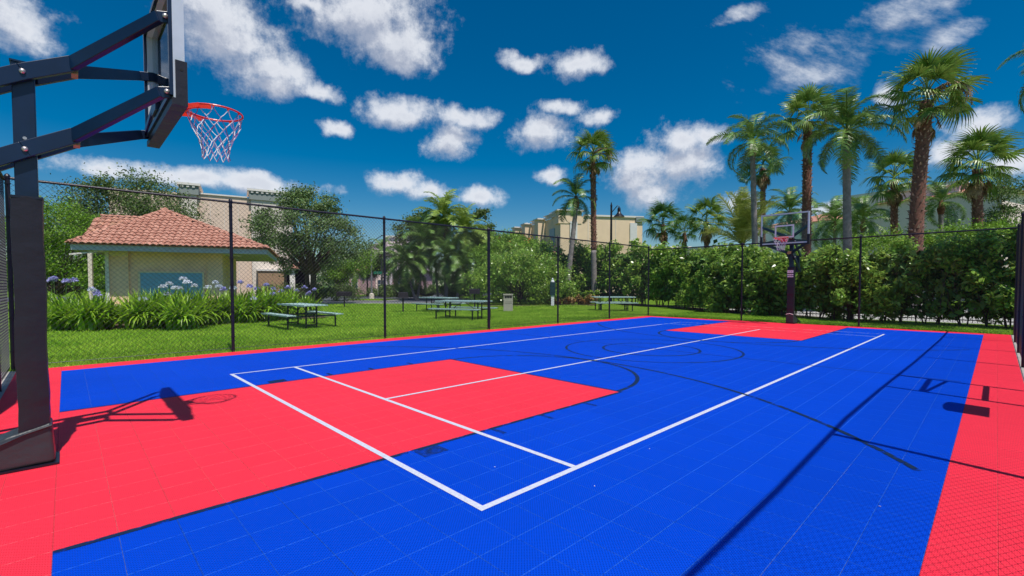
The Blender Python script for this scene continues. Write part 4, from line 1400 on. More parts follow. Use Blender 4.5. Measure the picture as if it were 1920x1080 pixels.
def broadleaf(name, base, blobs, nclump, nleaf, size, m, label, cat='tree', trunk_r=.2, trunks=1, fork=1.6, group=None, spread=.55, sky=None, extra=None):
    """blobs: list of (centre offset, radii) ; clumps of leaves hang on real limbs"""
    e = empty(name, base, 0, label, cat, group)
    vol = np.array([b[1][0] * b[1][1] * b[1][2] for b in blobs]); vol = vol / vol.sum()
    cents = []
    for _ in range(nclump):
        b = blobs[rng.choice(len(blobs), p=vol)]
        d = unit(1)[0]; r = rng.uniform(.35, 1.0) ** .5
        cents.append(np.array(b[0]) + d * np.array(b[1]) * r)
    cents = np.array(cents)
    per = nleaf // nclump
    P, Ocl = [], []
    ctr = cents.mean(0)
    for c in cents:
        k = int(per * rng.uniform(.6, 1.4))
        d = rng.normal(size=(k, 3)) * np.array([1, 1, .62]) * spread * rng.uniform(.6, 1.3)
        P.append(c + d)
        Ocl.append(np.repeat(((c - ctr) / (np.linalg.norm(c - ctr) + .1))[None], k, 0) * .5)
    P = np.concatenate(P); Ocl = np.concatenate(Ocl)
    P[:, 2] = np.maximum(P[:, 2], .15)
    link(bpy.data.objects.new('crown', np_mesh('crown', leaves(P, size, .55, .45, Ocl), 4, m)), e)
    tr_ = MB()
    for t in range(trunks):
        off = Vector((random.uniform(-.4, .4) * (trunks > 1), random.uniform(-.4, .4) * (trunks > 1), 0))
        f = off * 1.6 + Vector((random.uniform(-.2, .2), random.uniform(-.2, .2), fork))
        branchy(tr_, off + Vector((0, 0, -.1)), f, trunk_r, trunk_r * .75, .05)
        idx = list(range(t, len(cents), trunks))
        random.shuffle(idx)
        for i in idx[:26]:
            c = Vector(cents[i])
            midp = f.lerp(c, .5) + Vector((0, 0, .25))
            branchy(tr_, f, midp, trunk_r * .42, trunk_r * .2, .12, 4)
            branchy(tr_, midp, c, trunk_r * .2, trunk_r * .05, .10, 4)
    tr_.build('trunk', M['bark'], e)
    if extra:
        extra(e, cents)
    return e


# trees on the left
broadleaf('light_tree', G(118, 27), [((0, 0, 4.0), (2.1, 2.1, 2.5)), ((1.3, -.8, 2.6), (1.6, 1.6, 1.9)), ((-1.8, 1.5, 3.0), (2.4, 2.0, 2.3))], 90, 24000, .13, M['light_leaf'],
          'light green bushy tree right behind the near padded pole', trunk_r=.12, fork=.8, spread=.42)
broadleaf('oak_tree', G(262, 33), [((0, 0, 6.9), (3.6, 3.4, 2.2)), ((-1.2, 1.2, 5.6), (3.3, 2.6, 2.2)), ((1.3, -1.2, 5.6), (1.8, 1.8, 1.8)), ((-2.2, 2.4, 8.4), (1.3, 1.3, .7)), ((.3, -.2, 9.2), (1.2, 1.2, .9)), ((-2.5, 2.6, 4.0), (2.2, 2.2, 2.0))],
          110, 30000, .15, M['oak'], 'broad dark green oak rising behind the tiled roof', trunk_r=.28, fork=2.6, spread=.55)
broadleaf('oak_tree', G(150, 38), [((0, 0, 4.4), (3.8, 3.4, 3.0)), ((-2.6, 2.5, 4.0), (3, 3, 3))], 80, 20000, .18, M['oak'],
          'dark green tree farther back left of the tiled roof', trunk_r=.2, fork=1.6, spread=.6)
broadleaf('oak_tree', G(586, 34), [((-.2, .2, 5.4), (3.4, 3.4, 2.1)), ((-2.2, 2.0, 4.4), (2.0, 2.0, 1.7)), ((1.2, -1.5, 4.4), (2.1, 2.1, 1.8)), ((.2, -.1, 7.2), (2.3, 2.0, 1.2)), ((-.8, .8, 3.2), (2.6, 2.6, 1.0))],
          130, 31000, .155, M['oak2'], 'round green oak with dark trunk standing between flower bed and road', trunk_r=.2, trunks=2, fork=2.2, spread=.40)
broadleaf('small_tree', G(632, 42), [((0, 0, 3.0), (1.6, 1.6, 1.7)), ((1.5, -1.2, 3.7), (1.8, 1.6, 1.3))], 40, 9000, .16, M['light_leaf'],
          'small light green tree behind the right side of the oak', trunk_r=.1, fork=1.2, spread=.4)
broadleaf('small_tree', G(690, 62), [((0, 0, 4.4), (2.2, 2.2, 1.5)), ((1.8, -1.0, 3.7), (1.6, 1.6, 1.5))], 40, 9000, .22, M['oak'],
          'small round tree beyond the road in front of the far pink house', trunk_r=.12, fork=2.2, spread=.5)
broadleaf('bush', G(600, 38.5), [((-2.6, 2.4, .8), (1.6, 1.6, .7)), ((1.4, -1.3, .7), (1.4, 1.4, .8)), ((-.5, .5, .7), (1.5, 1.5, .8))], 50, 9000, .12, M['oak'],
          'low dark bush under the oak', 'bush', trunk_r=.05, fork=.3, spread=.3)
broadleaf('bush', G(690, 56), [((-2, 2, .8), (1.6, 1.6, .7)), ((1.6, -1.4, .7), (2.0, 2.0, .8)), ((4.4, -4.2, .7), (2.4, 2.0, .8))], 50, 8000, .2, M['oak'],
          'low clipped bushes along the far side of the road', 'bush', trunk_r=.05, fork=.3, spread=.3)
broadleaf('bush', G(800, 50), [((-2, 2, .8), (2.6, 1.6, .6)), ((2.6, -2.4, .7), (2.6, 2.0, .6))], 50, 8000, .2, M['oak'],
          'low bushes at the foot of the palm clump', 'bush', trunk_r=.05, fork=.3, spread=.3)
# rounded bush and trees left of centre
broadleaf('bush', G(972, 34), [((0, 0, 2.0), (2.5, 2.5, 2.3)), ((-1.6, 1.5, 1.5), (1.6, 1.6, 1.6)), ((1.6, -1.5, 1.8), (1.8, 1.8, 1.9))], 130, 26000, .15, M['hedge'],
          'big rounded bush behind the litter bin', 'bush', trunk_r=.07, trunks=2, fork=.4, spread=.34)
broadleaf('small_tree', G(985, 42), [((0, 0, 4.3), (2.6, 2.6, 1.3)), ((-1.8, 1.6, 3.9), (2.0, 2.0, 1.4))], 60, 12000, .18, M['light_leaf'],
          'feathery light green tree behind the rounded bush', trunk_r=.12, fork=1.6, spread=.45)


def flames(e, cents):
    P = cents[rng.choice(len(cents), 22)]
    Q = np.concatenate([p + rng.normal(size=(16, 3)) * .28 for p in P])
    Q[:, 2] += .35
    link(bpy.data.objects.new('blossom', np_mesh('blossom', leaves(Q, .2, .7), 4, M['flame'])), e)


broadleaf('flowering_tree', G(925, 49), [((0, 0, 5.6), (3.0, 2.8, 1.4)), ((1.7, -1.6, 5.2), (2, 2, 1.5))], 60, 12000, .2, M['light_leaf'],
          'tree with orange blossom between the palm clump and the beige building', trunk_r=.14, fork=2.4, spread=.5, extra=flames)
broadleaf('tall_tree', G(905, 58), [((0, 0, 9.4), (1.0, 1.0, 1.6)), ((.2, 0, 7.6), (1.8, 1.8, 1.6))], 34, 6000, .24, M['oak'],
          'narrow dark tree top right of the palm clump', trunk_r=.12, fork=4.5, spread=.4)
broadleaf('tall_tree', G(790, 56), [((0, 0, 8.6), (1.6, 1.6, 1.8)), ((-.8, .8, 7.2), (2.2, 2.2, 1.6))], 40, 8000, .24, M['oak'],
          'dark leafy tree behind the left of the palm clump', trunk_r=.12, fork=4, spread=.45)
broadleaf('small_tree', G(1898, 36), [((0, 0, 8.4), (1.8, 1.8, 1.3)), ((0, 0, 6.0), (2.2, 2.2, 1.9))], 40, 9000, .16, M['oak'],
          'dark green tree top above the red tiled wing at the right edge', trunk_r=.12, fork=3, spread=.4)
broadleaf('small_tree', G(1800, 27), [((0, 0, 3.9), (2.0, 2.0, 1.1)), ((1.6, -1.2, 4.0), (1.5, 1.5, 1.1)), ((-1.8, 1.6, 3.6), (1.6, 1.6, 1.0))], 60, 14000, .13, M['light_leaf'],
          'loose light green shrub top above the right end of the hedge', 'shrub', trunk_r=.08, fork=1.5, spread=.38)
broadleaf('small_tree', G(1655, 30), [((0, 0, 3.6), (1.8, 1.8, 1.2)), ((-1.4, 1.4, 3.4), (1.4, 1.4, 1.1))], 40, 9000, .14, M['light_leaf'],
          'light green shrub top at the foot of the shaggy palm', 'shrub', trunk_r=.08, fork=1.5, spread=.34)

# ------------------------------------------------------------------ hedges
def hedge(name, path, label, n, size, m, sparse=.9, thick=.75, z0=0.0, stems=True, lump=.3, core=True, seed=3):
    """path: (x, y, height) points"""
    pts_ = np.array(path, float)
    seg = np.linalg.norm(np.diff(pts_[:, :2], axis=0), axis=1)
    cum = np.concatenate([[0], np.cumsum(seg)])
    e = empty(name, (0, 0, 0), 0, label, 'hedge')
    rg = np.random.default_rng(seed)

    def at_s(s_):
        return np.stack([np.interp(s_, cum, pts_[:, k]) for k in range(3)], 1)

    def nrm_s(s_):
        a, b = at_s(np.maximum(s_ - .3, 0)), at_s(np.minimum(s_ + .3, cum[-1]))
        t = b[:, :2] - a[:, :2]; t /= np.linalg.norm(t, axis=1, keepdims=True) + 1e-9
        return np.stack([-t[:, 1], t[:, 0]], 1)
    # overlapping lobes of growth, each a ball of leafy shoots with hollows between them
    nlb = max(6, int(cum[-1] * (7.5 if lump > .15 else 14)))
    sl = rg.uniform(0, cum[-1], nlb)
    c = at_s(sl); nr = nrm_s(sl)
    zl = rg.uniform(.02, 1.0, nlb) ** .75
    rad_ = rg.uniform(.22, .58, nlb) * (thick / .75) * (1 if lump > .15 else .55)
    side = rg.choice([-1, 1, 0], nlb, p=[.42, .42, .16])
    lo = side * (thick - rad_ * .75) * rg.uniform(.55, 1.25, nlb) + (1 - zl) * (.55 if lump > .15 else 0) * (side > 0) - zl * (.25 if lump > .15 else 0)
    zc = z0 + zl * (c[:, 2] - rad_ * .8) + (rg.uniform(-.05, .22, nlb) * (zl > .8) if lump > .15 else 0)
    LC = np.stack([c[:, 0] + nr[:, 0] * lo, c[:, 1] + nr[:, 1] * lo, np.maximum(zc, .22 if lump > .15 else .15)], 1)
    per = np.maximum(8, (n * rad_ ** 2 / (rad_ ** 2).sum() * np.clip(.6 + zl, .6, 1)).astype(int))
    idx = np.repeat(np.arange(nlb), per)
    dv = rg.normal(size=(len(idx), 3)); dv /= np.linalg.norm(dv, axis=1, keepdims=True)
    Cl = LC[idx] + dv * (rad_[idx] * rg.uniform(.25, 1.3, len(idx)) ** .8)[:, None] * np.array([1, 1, .95])
    if lump > .15:                                # long shoots that stand out of the mass
        nsh = int(cum[-1] * 9)
        si = rg.integers(0, nlb, nsh)
        dd_ = rg.normal(size=(nsh, 3)) * np.array([.6, .6, .3]) + np.array([0, 0, .8]); dd_ /= np.linalg.norm(dd_, axis=1, keepdims=True)
        t_ = rg.uniform(.7, 1.0, (nsh, 9)) + np.linspace(0, .55, 9)[None]
        S = (LC[si][:, None] + dd_[:, None] * rad_[si][:, None, None] * t_[:, :, None] + rg.normal(size=(nsh, 9, 3)) * .03).reshape(-1, 3)
        Cl = np.concatenate([Cl, S]); dv = np.concatenate([dv, np.repeat(dd_, 9, 0)])
    Cl[:, 2] = np.maximum(Cl[:, 2], .06)
    link(bpy.data.objects.new('foliage', np_mesh('foliage', leaves(Cl, size * 1.22, .46, .65, dv * .5), 4, m)), e)
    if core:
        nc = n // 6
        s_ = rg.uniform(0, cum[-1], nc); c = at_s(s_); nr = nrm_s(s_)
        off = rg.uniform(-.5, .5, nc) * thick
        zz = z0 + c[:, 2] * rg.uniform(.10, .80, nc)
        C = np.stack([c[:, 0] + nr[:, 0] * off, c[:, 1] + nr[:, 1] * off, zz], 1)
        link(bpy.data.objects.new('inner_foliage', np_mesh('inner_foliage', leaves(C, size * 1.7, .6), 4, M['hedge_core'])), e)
    if stems:
        st = MB()
        for q in np.arange(.3, cum[-1], .55):
            c = at_s(np.array([q]))[0]
            for _ in range(3):
                a = Vector((c[0] + random.uniform(-.15, .15), c[1] + random.uniform(-.15, .15), -.05))
                b = Vector((c[0] + random.uniform(-.55, .55), c[1] + random.uniform(-.55, .55), c[2] * random.uniform(.4, .75)))
                branchy(st, a, b, .024, .008, .08, 4)
        st.build('stem', M['bark'], e)
    return e


hedge('hedge', [(22.0, -2.2, 3.5), (22.2, 1.0, 3.35), (22.5, 4.2, 3.15), (23.2, 6.2, 3.1)], 'tall leafy hedge behind the far fence, right of the far hoop', 25000, .15, M['hedge'], thick=.7, seed=3)
hedge('hedge', [(23.1, 6.0, 3.1), (25.2, 9.2, 3.4), (27.6, 13.4, 3.9), (29.4, 16.6, 4.3)], 'tall leafy hedge behind the far fence, left of the far hoop', 31000, .17, M['hedge'], thick=.8, seed=8)
hedge('hedge', [(30.0, 17.2, 4.4), (31.6, 21.5, 4.9), (30.6, 26, 5.1), (26.8, 28.6, 4.8)], 'tall dark hedge behind the two centre palms', 26000, .21, M['hedge'], thick=1.0, seed=13)
lh0, lh1 = G(1046, 35.5), G(1122, 34.6)
hedge('low_hedge', [(lh0.x, lh0.y, 1.05), (lh1.x, lh1.y, 1.05)], 'low trimmed yellow-green hedge at the foot of the centre palms', 12000, .11, M['trim_hedge'], thick=.45, lump=.05, z0=.05, stems=False, seed=5)
c0_, c1_ = G(1030, 33.8), G(1118, 33.2)
hedge('low_plants', [(c0_.x, c0_.y, .5), (c1_.x, c1_.y, .5)], 'row of low orange-leaved plants in front of the low trimmed hedge', 3500, .13, M['croton'], thick=.3, lump=.2, stems=False, core=False, seed=6)
# mulch under the hedges
def band(name, path, w, z, m):
    mb_ = MB(); vs_ = []
    for i, p in enumerate(path):
        a = Vector(path[max(0, i - 1)][:2]); b = Vector(path[min(len(path) - 1, i + 1)][:2])
        t = (b - a).normalized(); nn_ = Vector((-t.y, t.x)) * w
        vs_ += [(p[0] + nn_.x, p[1] + nn_.y, z), (p[0] - nn_.x, p[1] - nn_.y, z)]
    mb_.add(vs_, [(2 * i, 2 * i + 1, 2 * i + 3, 2 * i + 2) for i in range(len(path) - 1)])
    mb_.build(name, M[m], kind='structure')
band('mulch_bed', [(22.1, -2.4), (22.3, 1.0), (22.6, 4.2), (23.3, 6.2), (25.3, 9.2), (27.7, 13.4), (29.6, 17), (31.0, 21.5)], .85, .012, 'mulch')
band('mulch_bed', [(c0_.x, c0_.y), (c1_.x, c1_.y)], 1.2, .012, 'mulch')
band('mulch_bed', [tuple(G(905, 32.5))[:2], tuple(G(1035, 32.5))[:2]], 1.3, .010, 'mulch')

# iron fence beyond the hedge
ir = empty('iron_fence', (23.35, -1.6, 0), 0, 'black iron picket fence seen through the bottom of the right-hand hedge', 'fence')
ip = MB().bb(-.008, .008, -.008, .008, .04, 1.75).mesh('picket', M['lamp_black'])
for k in range(64):
    child('picket', ip, ir, (k * .012, k * .13, 0))
MB().beam((0, 0, .14), (.77, 8.3, .14), .03, .035).build('rail', M['lamp_black'], ir)
MB().beam((0, 0, 1.62), (.77, 8.3, 1.62), .03, .035).build('rail', M['lamp_black'], ir)
pl = G(1594, 18.6)
MB().bb(-.11, .11, -.11, .11, -.05, 1.62).bb(-.13, .13, -.13, .13, 1.62, 1.68).build('square_post', M['lamp_black'], label='thick square black post in the hedge right of the far hoop', cat='post').location = (pl.x, pl.y, 0)

# ------------------------------------------------------------------ agapanthus bed
def strap_mesh(seed, n=130, L_=1.12):
    rg = random.Random(seed)
    mb_ = MB()
    for _ in range(n):
        a = rg.uniform(0, 2 * math.pi); ln = L_ * rg.uniform(.65, 1.1); lean = rg.uniform(.2, 1.35); w = rg.uniform(.040, .068)
        bx, by = rg.gauss(0, .12), rg.gauss(0, .12)
        dx, dy = math.cos(a), math.sin(a)
        pts_ = []
        x = z = 0; th = math.pi / 2 - lean * .25
        for k in range(6):
            pts_.append((x, z))
            st = ln / 5
            x += math.cos(th) * st; z += math.sin(th) * st
            th -= lean * .42
        vs_ = []
        for k, (px_, pz) in enumerate(pts_):
            ww = w * (1 - (k / 5) ** 2.2) + .001
            for s_ in (-1, 1):
                vs_.append((bx + dx * px_ - dy * s_ * ww / 1.3, by + dy * px_ + dx * s_ * ww / 1.3, max(.01, pz)))
        mb_.add(vs_, [(2 * k, 2 * k + 1, 2 * k + 3, 2 * k + 2) for k in range(5)])
    return mb_.mesh('leaves', M['strap'])


straps = [strap_mesh(s_) for s_ in range(4)]


def umbel(m):
    n_ = 46
    d = unit(n_)
    d[:, 2] = np.abs(d[:, 2]) * .9 - .15
    C = d * (.085 * rng.uniform(.6, 1.25, n_))[:, None]
    return np_mesh('flower_head', np.concatenate([leaves(C, .065, .7, .2, d), leaves(C * .7, .06, .5, .2, d)]), 4, m)


heads = {'lilac': umbel(M['lilac']), 'white': umbel(M['white_petal'])}
stalk_me = MB().tube([(0, 0, 0), (0, 0, 1.0)], .006, 5).mesh('flower_stalk', M['stalk'])
CL = [  # column, depth, scale, flowers (dx, height, kind), hint
    (112, 14.9, 1.05, [(-.3, 1.55, 'lilac'), (-.1, 1.6, 'lilac'), (.15, 1.52, 'lilac'), (.38, 1.56, 'lilac')], 'beside the padded pole with a lilac cluster'),
    (165, 14.7, 1.1, [(.1, 1.25, 'white'), (.35, 1.1, 'lilac')], 'between the padded pole and the pillar, front row'),
    (172, 16.6, .95, [(0, 1.25, 'lilac'), (.3, 1.15, 'lilac')], 'just left of the cream pillar, rear row'),
    (262, 15.3, 1.15, [(.15, .95, 'white')], 'in front of the cream pillar base'),
    (312, 15.6, 1.25, [(.15, 1.45, 'white'), (-.1, 1.35, 'white'), (.4, 1.3, 'white'), (0, 1.1, 'white')], 'largest, under the left half of the blue panel'),
    (352, 16.0, 1.25, [(-.2, 1.62, 'white'), (.05, 1.5, 'white'), (.2, 1.38, 'white'), (-.4, 1.3, 'white')], 'under the right half of the blue panel, tallest white flowers'),
    (408, 16.8, 1.1, [(-.3, 1.32, 'white'), (-.1, 1.5, 'white'), (.1, 1.35, 'white'), (.3, 1.25, 'lilac')], 'left of the first fence post with white flowers'),
    (452, 17.2, 1.2, [(0, 1.5, 'lilac'), (.3, 1.35, 'lilac'), (-.3, 1.3, 'white'), (.5, .9, 'white')], 'just right of the first fence post'),
    (490, 18.2, 1.3, [(.2, 1.4, 'lilac'), (-.1, 1.25, 'lilac'), (.45, 1.05, 'lilac')], 'behind the left bench of the nearest picnic table'),
    (528, 18.9, 1.25, [(.1, 1.15, 'lilac'), (.3, 1.3, 'lilac'), (-.3, 1.25, 'lilac')], 'behind the top of the nearest picnic table'),
    (572, 21.5, 1.0, [(-.3, 1.15, 'lilac'), (0, 1.3, 'lilac'), (.25, 1.05, 'lilac'), (.45, 1.2, 'lilac'), (.1, .95, 'lilac')], 'rightmost, in front of the oak trunk'),
]
for i, (x, d, s_, fl2, hint) in enumerate(CL):
    p = G(x, d)
    e = empty('agapanthus', p, 0, 'strappy green agapanthus clump ' + hint, 'flowering plant', 'agapanthus clumps along the flower bed')
    for q in range(2 if s_ < 1.1 else 3):
        child('leaves', straps[(i + q) % 4], e, (SA * random.uniform(-.4, .4) * (q > 0) + CA * q * .12, -CA * random.uniform(-.4, .4) * (q > 0) + SA * q * .12, 0), (0, 0, random.uniform(0, 6)), (s_, s_, s_ * 1.02))
    for (dx, hh, kd) in fl2:
        px_, py_ = SA * dx, -CA * dx
        so = child('flower_stalk', stalk_me, e, (px_, py_, 0), (random.uniform(-.06, .06), random.uniform(-.06, .06), 0), (1, 1, hh))
        child('flower_head', heads[kd], so, (0, 0, 1.0), (0, 0, random.uniform(0, 6)), (1.25, 1.25, 1.25 / hh))
# filler clumps so the bed closes
for i, (x, d) in enumerate([(95, 16.4), (140, 16.0), (240, 17.2), (283, 16.6), (385, 17.0), (335, 14.9), (430, 18.2)]):
    p = G(x, d)
    e = empty('agapanthus', p, 0, ['clump of strappy leaves without flowers behind the leftmost lilac clump', 'low strappy clump between the lilac heads and the pillar, rear row',
              'strappy clump tucked against the cream pillar', 'strappy clump at the lower left corner of the blue panel, rear row', 'strappy clump right of the blue panel, rear row',
              'strappy clump in the front row before the middle of the blue panel', 'strappy clump behind the first fence post, rear row'][i], 'flowering plant', 'agapanthus clumps along the flower bed')
    for q in range(2):
        child('leaves', straps[(i + 2 * q) % 4], e, (q * .2, -q * .2, 0), (0, 0, i + q), (1.1, 1.1, 1.1))
band('flower_bed_soil', [tuple(G(60, 15.6))[:2], tuple(G(250, 16))[:2], tuple(G(420, 17.5))[:2], tuple(G(590, 21))[:2]], 1.1, .02, 'mulch')


# ------------------------------------------------------------------ palms
def fan_mesh(m, seed, droop=.5, nl=26, rad=.95, pet=.95, dead=False):
    rg = random.Random(seed)
    mb_ = MB()
    # petiole
    pts_ = [(0, 0, 0), (pet * .5, 0, .05), (pet, 0, -.02)]
    mb_.tube(pts_, [.025, .018, .014], 4, cap=False)
    for k in range(nl):
        a = R(-112 + 224 * k / (nl - 1)) + rg.uniform(-.03, .03)
        ln = rad * (1 - .22 * abs(a) / 2) * rg.uniform(.9, 1.08)
        dx, dy = math.cos(a), math.sin(a)
        if dead:
            dx, dy = abs(dx) * .5 + .5, dy * .45
        wv = 2.0 * rad * R(224) / nl / 3.4
        z = 0; dz = .10 - .25 * abs(math.sin(a)) * (0 if dead else 1)
        vs_ = []
        dr = droop * rg.uniform(.7, 1.4)
        segs = 5
        px_, py_ = pet, 0
        for q in range(segs + 1):
            t = q / segs
            w_ = wv * (.25 + 1.3 * t if t < .5 else .9 * (1 - t) * 2 * 1.0 + .02) * .5
            zz_ = t * dz * rad - dr * max(0, t - .42) ** 1.6 * rad * 1.5
            xx = pet + dx * ln * t * (1 - .25 * max(0, t - .5) * dr)
            yy = dy * ln * t * (1 - .25 * max(0, t - .5) * dr)
            fold = .012
            vs_ += [(xx - dy * w_, yy + dx * w_, zz_ - fold), (xx + dy * w_, yy - dx * w_, zz_ + fold)]
        mb_.add(vs_, [(2 * q, 2 * q + 1, 2 * q + 3, 2 * q + 2) for q in range(segs)])
    return mb_.mesh('frond', m)


def feather_mesh(m, seed, ln=2.7, arch=2.1, nl=56, leaf=.60, hang=1.1, wl=.018):
    rg = random.Random(seed)
    mb_ = MB()
    segs = 14
    pts_ = []; x = z = 0; th = .35
    ths = []
    for k in range(segs + 1):
        pts_.append((x, 0, z)); ths.append(th)
        x += math.cos(th) * ln / segs; z += math.sin(th) * ln / segs
        th -= arch / segs * (0.5 + 1.0 * k / segs)
    mb_.tube(pts_, [.028 * (1 - .8 * k / segs) + .004 for k in range(segs + 1)], 4, cap=False)
    for k in range(nl):
        t = .12 + .88 * (k + .5) / nl
        f = t * segs; i = min(segs - 1, int(f)); fr_ = f - i
        p = Vector(pts_[i]).lerp(Vector(pts_[i + 1]), fr_); th_ = ths[i]
        fx = Vector((math.cos(th_), 0, math.sin(th_)))
        L2 = leaf * (math.sin(math.pi * min(1, t * .93 + .07)) ** .5 * .85 + .15) * rg.uniform(.85, 1.1)
        for s_ in (-1, 1):
            out = Vector((0, s_, 0)) * .85 + fx * .45 + Vector((0, 0, rg.uniform(-.1, .45)))
            out.normalize()
            q0 = p; vs_ = []
            dn = Vector((0, 0, -1))
            w_ = wl
            cur = p.copy(); dirv = out.copy()
            for q in range(4):
                ww = w_ * (1, 1.1, .8, .05)[q]
                vs_ += [cur - fx * ww, cur + fx * ww]
                cur = cur + dirv * L2 / 3
                dirv = (dirv + dn * hang * rg.uniform(.35, .75)).normalized()
            mb_.add(vs_, [(2 * q, 2 * q + 1, 2 * q + 3, 2 * q + 2) for q in range(3)])
    return mb_.mesh('frond', m)


FAN = [fan_mesh(M['fan'], s_, .35 + .25 * s_) for s_ in range(3)]
FAND = [fan_mesh(M['fan_dark'], s_ + 5, .5 + .2 * s_) for s_ in range(2)]
DEAD = [fan_mesh(M['dry'], s_ + 9, .3, dead=True, nl=18) for s_ in range(2)]
FEA = [feather_mesh(M['feather'], s_, 2.7, 1.9 + .4 * s_) for s_ in range(3)]
FEY = [feather_mesh(M['feather_y'], s_ + 3, 2.7, .6 + .45 * s_, nl=50, hang=.35, leaf=.55) for s_ in range(3)]
FEC = [feather_mesh(M['feather_m'], s_ + 40, 2.7, 1.5 + .5 * s_, nl=38, leaf=.60, hang=.8, wl=.028) for s_ in range(3)]
FED = [feather_mesh(M['feather'], s_ + 50, 2.7, 1.6 + .5 * s_, nl=38, leaf=.60, hang=.9, wl=.028) for s_ in range(3)]
SPIKE = [feather_mesh(M['dry'], s_ + 20, 1.5, 2.6, nl=20, leaf=.22, hang=1.2) for s_ in range(2)]


def put_frond(me, parent, pos, az, el, sc, roll=0.0, label=None):
    o_ = bpy.data.objects.new('frond', me)
    link(o_, parent, label)
    o_.location = pos
    o_.rotation_euler = (Matrix.Rotation(az, 4, 'Z') @ Matrix.Rotation(-el, 4, 'Y') @ Matrix.Rotation(roll, 4, 'X')).to_euler()
    o_.scale = (sc, sc, sc)
    return o_


def palm_trunk(e, base_off, top, r0, r1, booted, rg, seg=48):
    pts_, rs_ = [], []
    b = Vector((0, 0, -.2))
    for k in range(seg + 1):
        t = k / seg
        p = b.lerp(top, t)
        bend = math.sin(math.pi * t) * base_off
        pts_.append(p + Vector((SA * bend, -CA * bend, 0)))
        rs_.append(r0 + (r1 - r0) * t + (.05 if t < .05 else 0) + (.012 if k % 2 else -.006) + rg.uniform(-.006, .006))
    kb_ = int(seg * (1 - booted))
    if kb_ > 0:
        MB().tube(pts_[:kb_ + 1], rs_[:kb_ + 1], 10).build('trunk', M['palm_grey'], e, smooth=True)
    if kb_ < seg:
        tr2 = MB().tube(pts_[kb_:], rs_[kb_:], 10).build('trunk' if kb_ == 0 else 'upper_trunk', M['palm_brown'], e, smooth=True)
        bt_ = MB()
        zlen = (pts_[-1] - pts_[kb_]).length
        nb = int(zlen / .030)
        for q in range(nb):
            t = q / nb
            f = kb_ + t * (seg - kb_); i = min(seg - 1, int(f))
            p = pts_[i].lerp(pts_[i + 1], f - i); rr = rs_[i]
            a = q * 2.39996
            d_ = Vector((math.cos(a), math.sin(a), 0)); s__ = Vector((-d_.y, d_.x, 0))
            o0 = p + d_ * rr * .85
            tip = p + d_ * (rr + rg.uniform(.02, .15)) + Vector((0, 0, rg.uniform(.04, .22)))
            w_ = rg.uniform(.035, .07)
            bt_.add([o0 - s__ * w_, o0 + s__ * w_, tip + s__ * w_ * .35, tip - s__ * w_ * .35, o0 + Vector((0, 0, .1))], [(0, 1, 2, 3), (3, 2, 4), (0, 3, 4), (1, 4, 2)])
        bt_.build('old_leaf_bases', M['boots'], tr2, kind='stuff')


def fan_palm(x, d, yc, r, label, n=34, skirt=0, lean_px=0, tr=.17, booted=.6, dark=False, seed=1, spikes=0, bend=0.0):
    rg = random.Random(seed)
    base = G(x + lean_px, d)
    e = empty('fan_palm', base, 0, label, 'palm tree', 'palm trees around the court')
    z = ZY(yc, d)
    dl = -(lean_px + .022 * (x - 960) * (535 - yc) / 340 * .6) / FPX * d
    top = Vector((SA * dl, -CA * dl, z - .25))
    palm_trunk(e, bend, top, tr * 1.15, tr * .95, booted, rg)
    sc = r / 1.75
    cen = top + Vector((0, 0, .25))
    meshes = FAND if dark else FAN
    n = int(n * .85)
    for k in range(n):
        az = k * 2.39996 + rg.uniform(-.2, .2)
        t = (k + .5) / n
        el = R(80 - 118 * t ** .9) + rg.uniform(-.12, .12)
        put_frond(meshes[k % len(meshes)], e, cen + Vector((0, 0, .25 * (1 - t) - .15 * t)) * sc, az, el, sc * rg.uniform(.85, 1.08), rg.uniform(-.35, .35))
    for k in range(skirt):
        az = k * 2.39996 + rg.uniform(-.2, .2)
        f_ = put_frond(DEAD[k % 2], e, cen - Vector((0, 0, .15 + .5 * (k / max(1, skirt)))) * sc, az, R(-62 - 22 * k / max(1, skirt)) + rg.uniform(-.1, .1), sc * rg.uniform(.6, .8), 0, 'dry brown hanging frond')
        f_.name = 'dry_frond'
    for k in range(spikes):
        az = rg.uniform(-1.6, 1.0) + math.atan2(-CA, SA)
        f_ = put_frond(SPIKE[k % 2], e, cen, az, R(12) + rg.uniform(-.2, .2), sc * rg.uniform(1.0, 1.35), 0, 'dry drooping flower branch')
        f_.name = 'flower_branch'
    return e


def feather_palm(x, d, yc, r, label, n=18, lean_px=0, tr=.13, seed=1, kind='g', bend=0.0, up=80, low=-50, name='feather_palm', grp_='palm trees around the court', booted=0.0):
    rg = random.Random(seed)
    base = G(x + lean_px, d)
    e = empty(name, base, 0, label, 'palm tree', grp_)
    z = ZY(yc, d)
    dl = -(lean_px + .022 * (x - 960) * (535 - yc) / 340 * .6) / FPX * d
    top = Vector((SA * dl, -CA * dl, z - .3))
    palm_trunk(e, bend, top - Vector((0, 0, .75)), tr * 1.1, tr * .85, booted, rg)
    MB().tube([top - Vector((0, 0, .8)), top - Vector((0, 0, .45)), top + Vector((0, 0, .15))], [tr * 1.0, tr * 1.45, tr * .5], 10).build('crownshaft', M['palm_brown'] if booted == 0 else M['palm_brown'], e, smooth=True)
    sc = r / 2.1
    meshes = {'g': FEA, 'y': FEY, 'c': FEC, 'd': FED}[kind]
    for k in range(n):
        az = k * 2.39996 + rg.uniform(-.25, .25)
        t = (k + .5) / n
        el = R(up + (low - up) * t) + rg.uniform(-.1, .1)
        put_frond(meshes[k % 3], e, top, az, el, sc * rg.uniform(.85, 1.1), rg.uniform(-.3, .3))
    return e


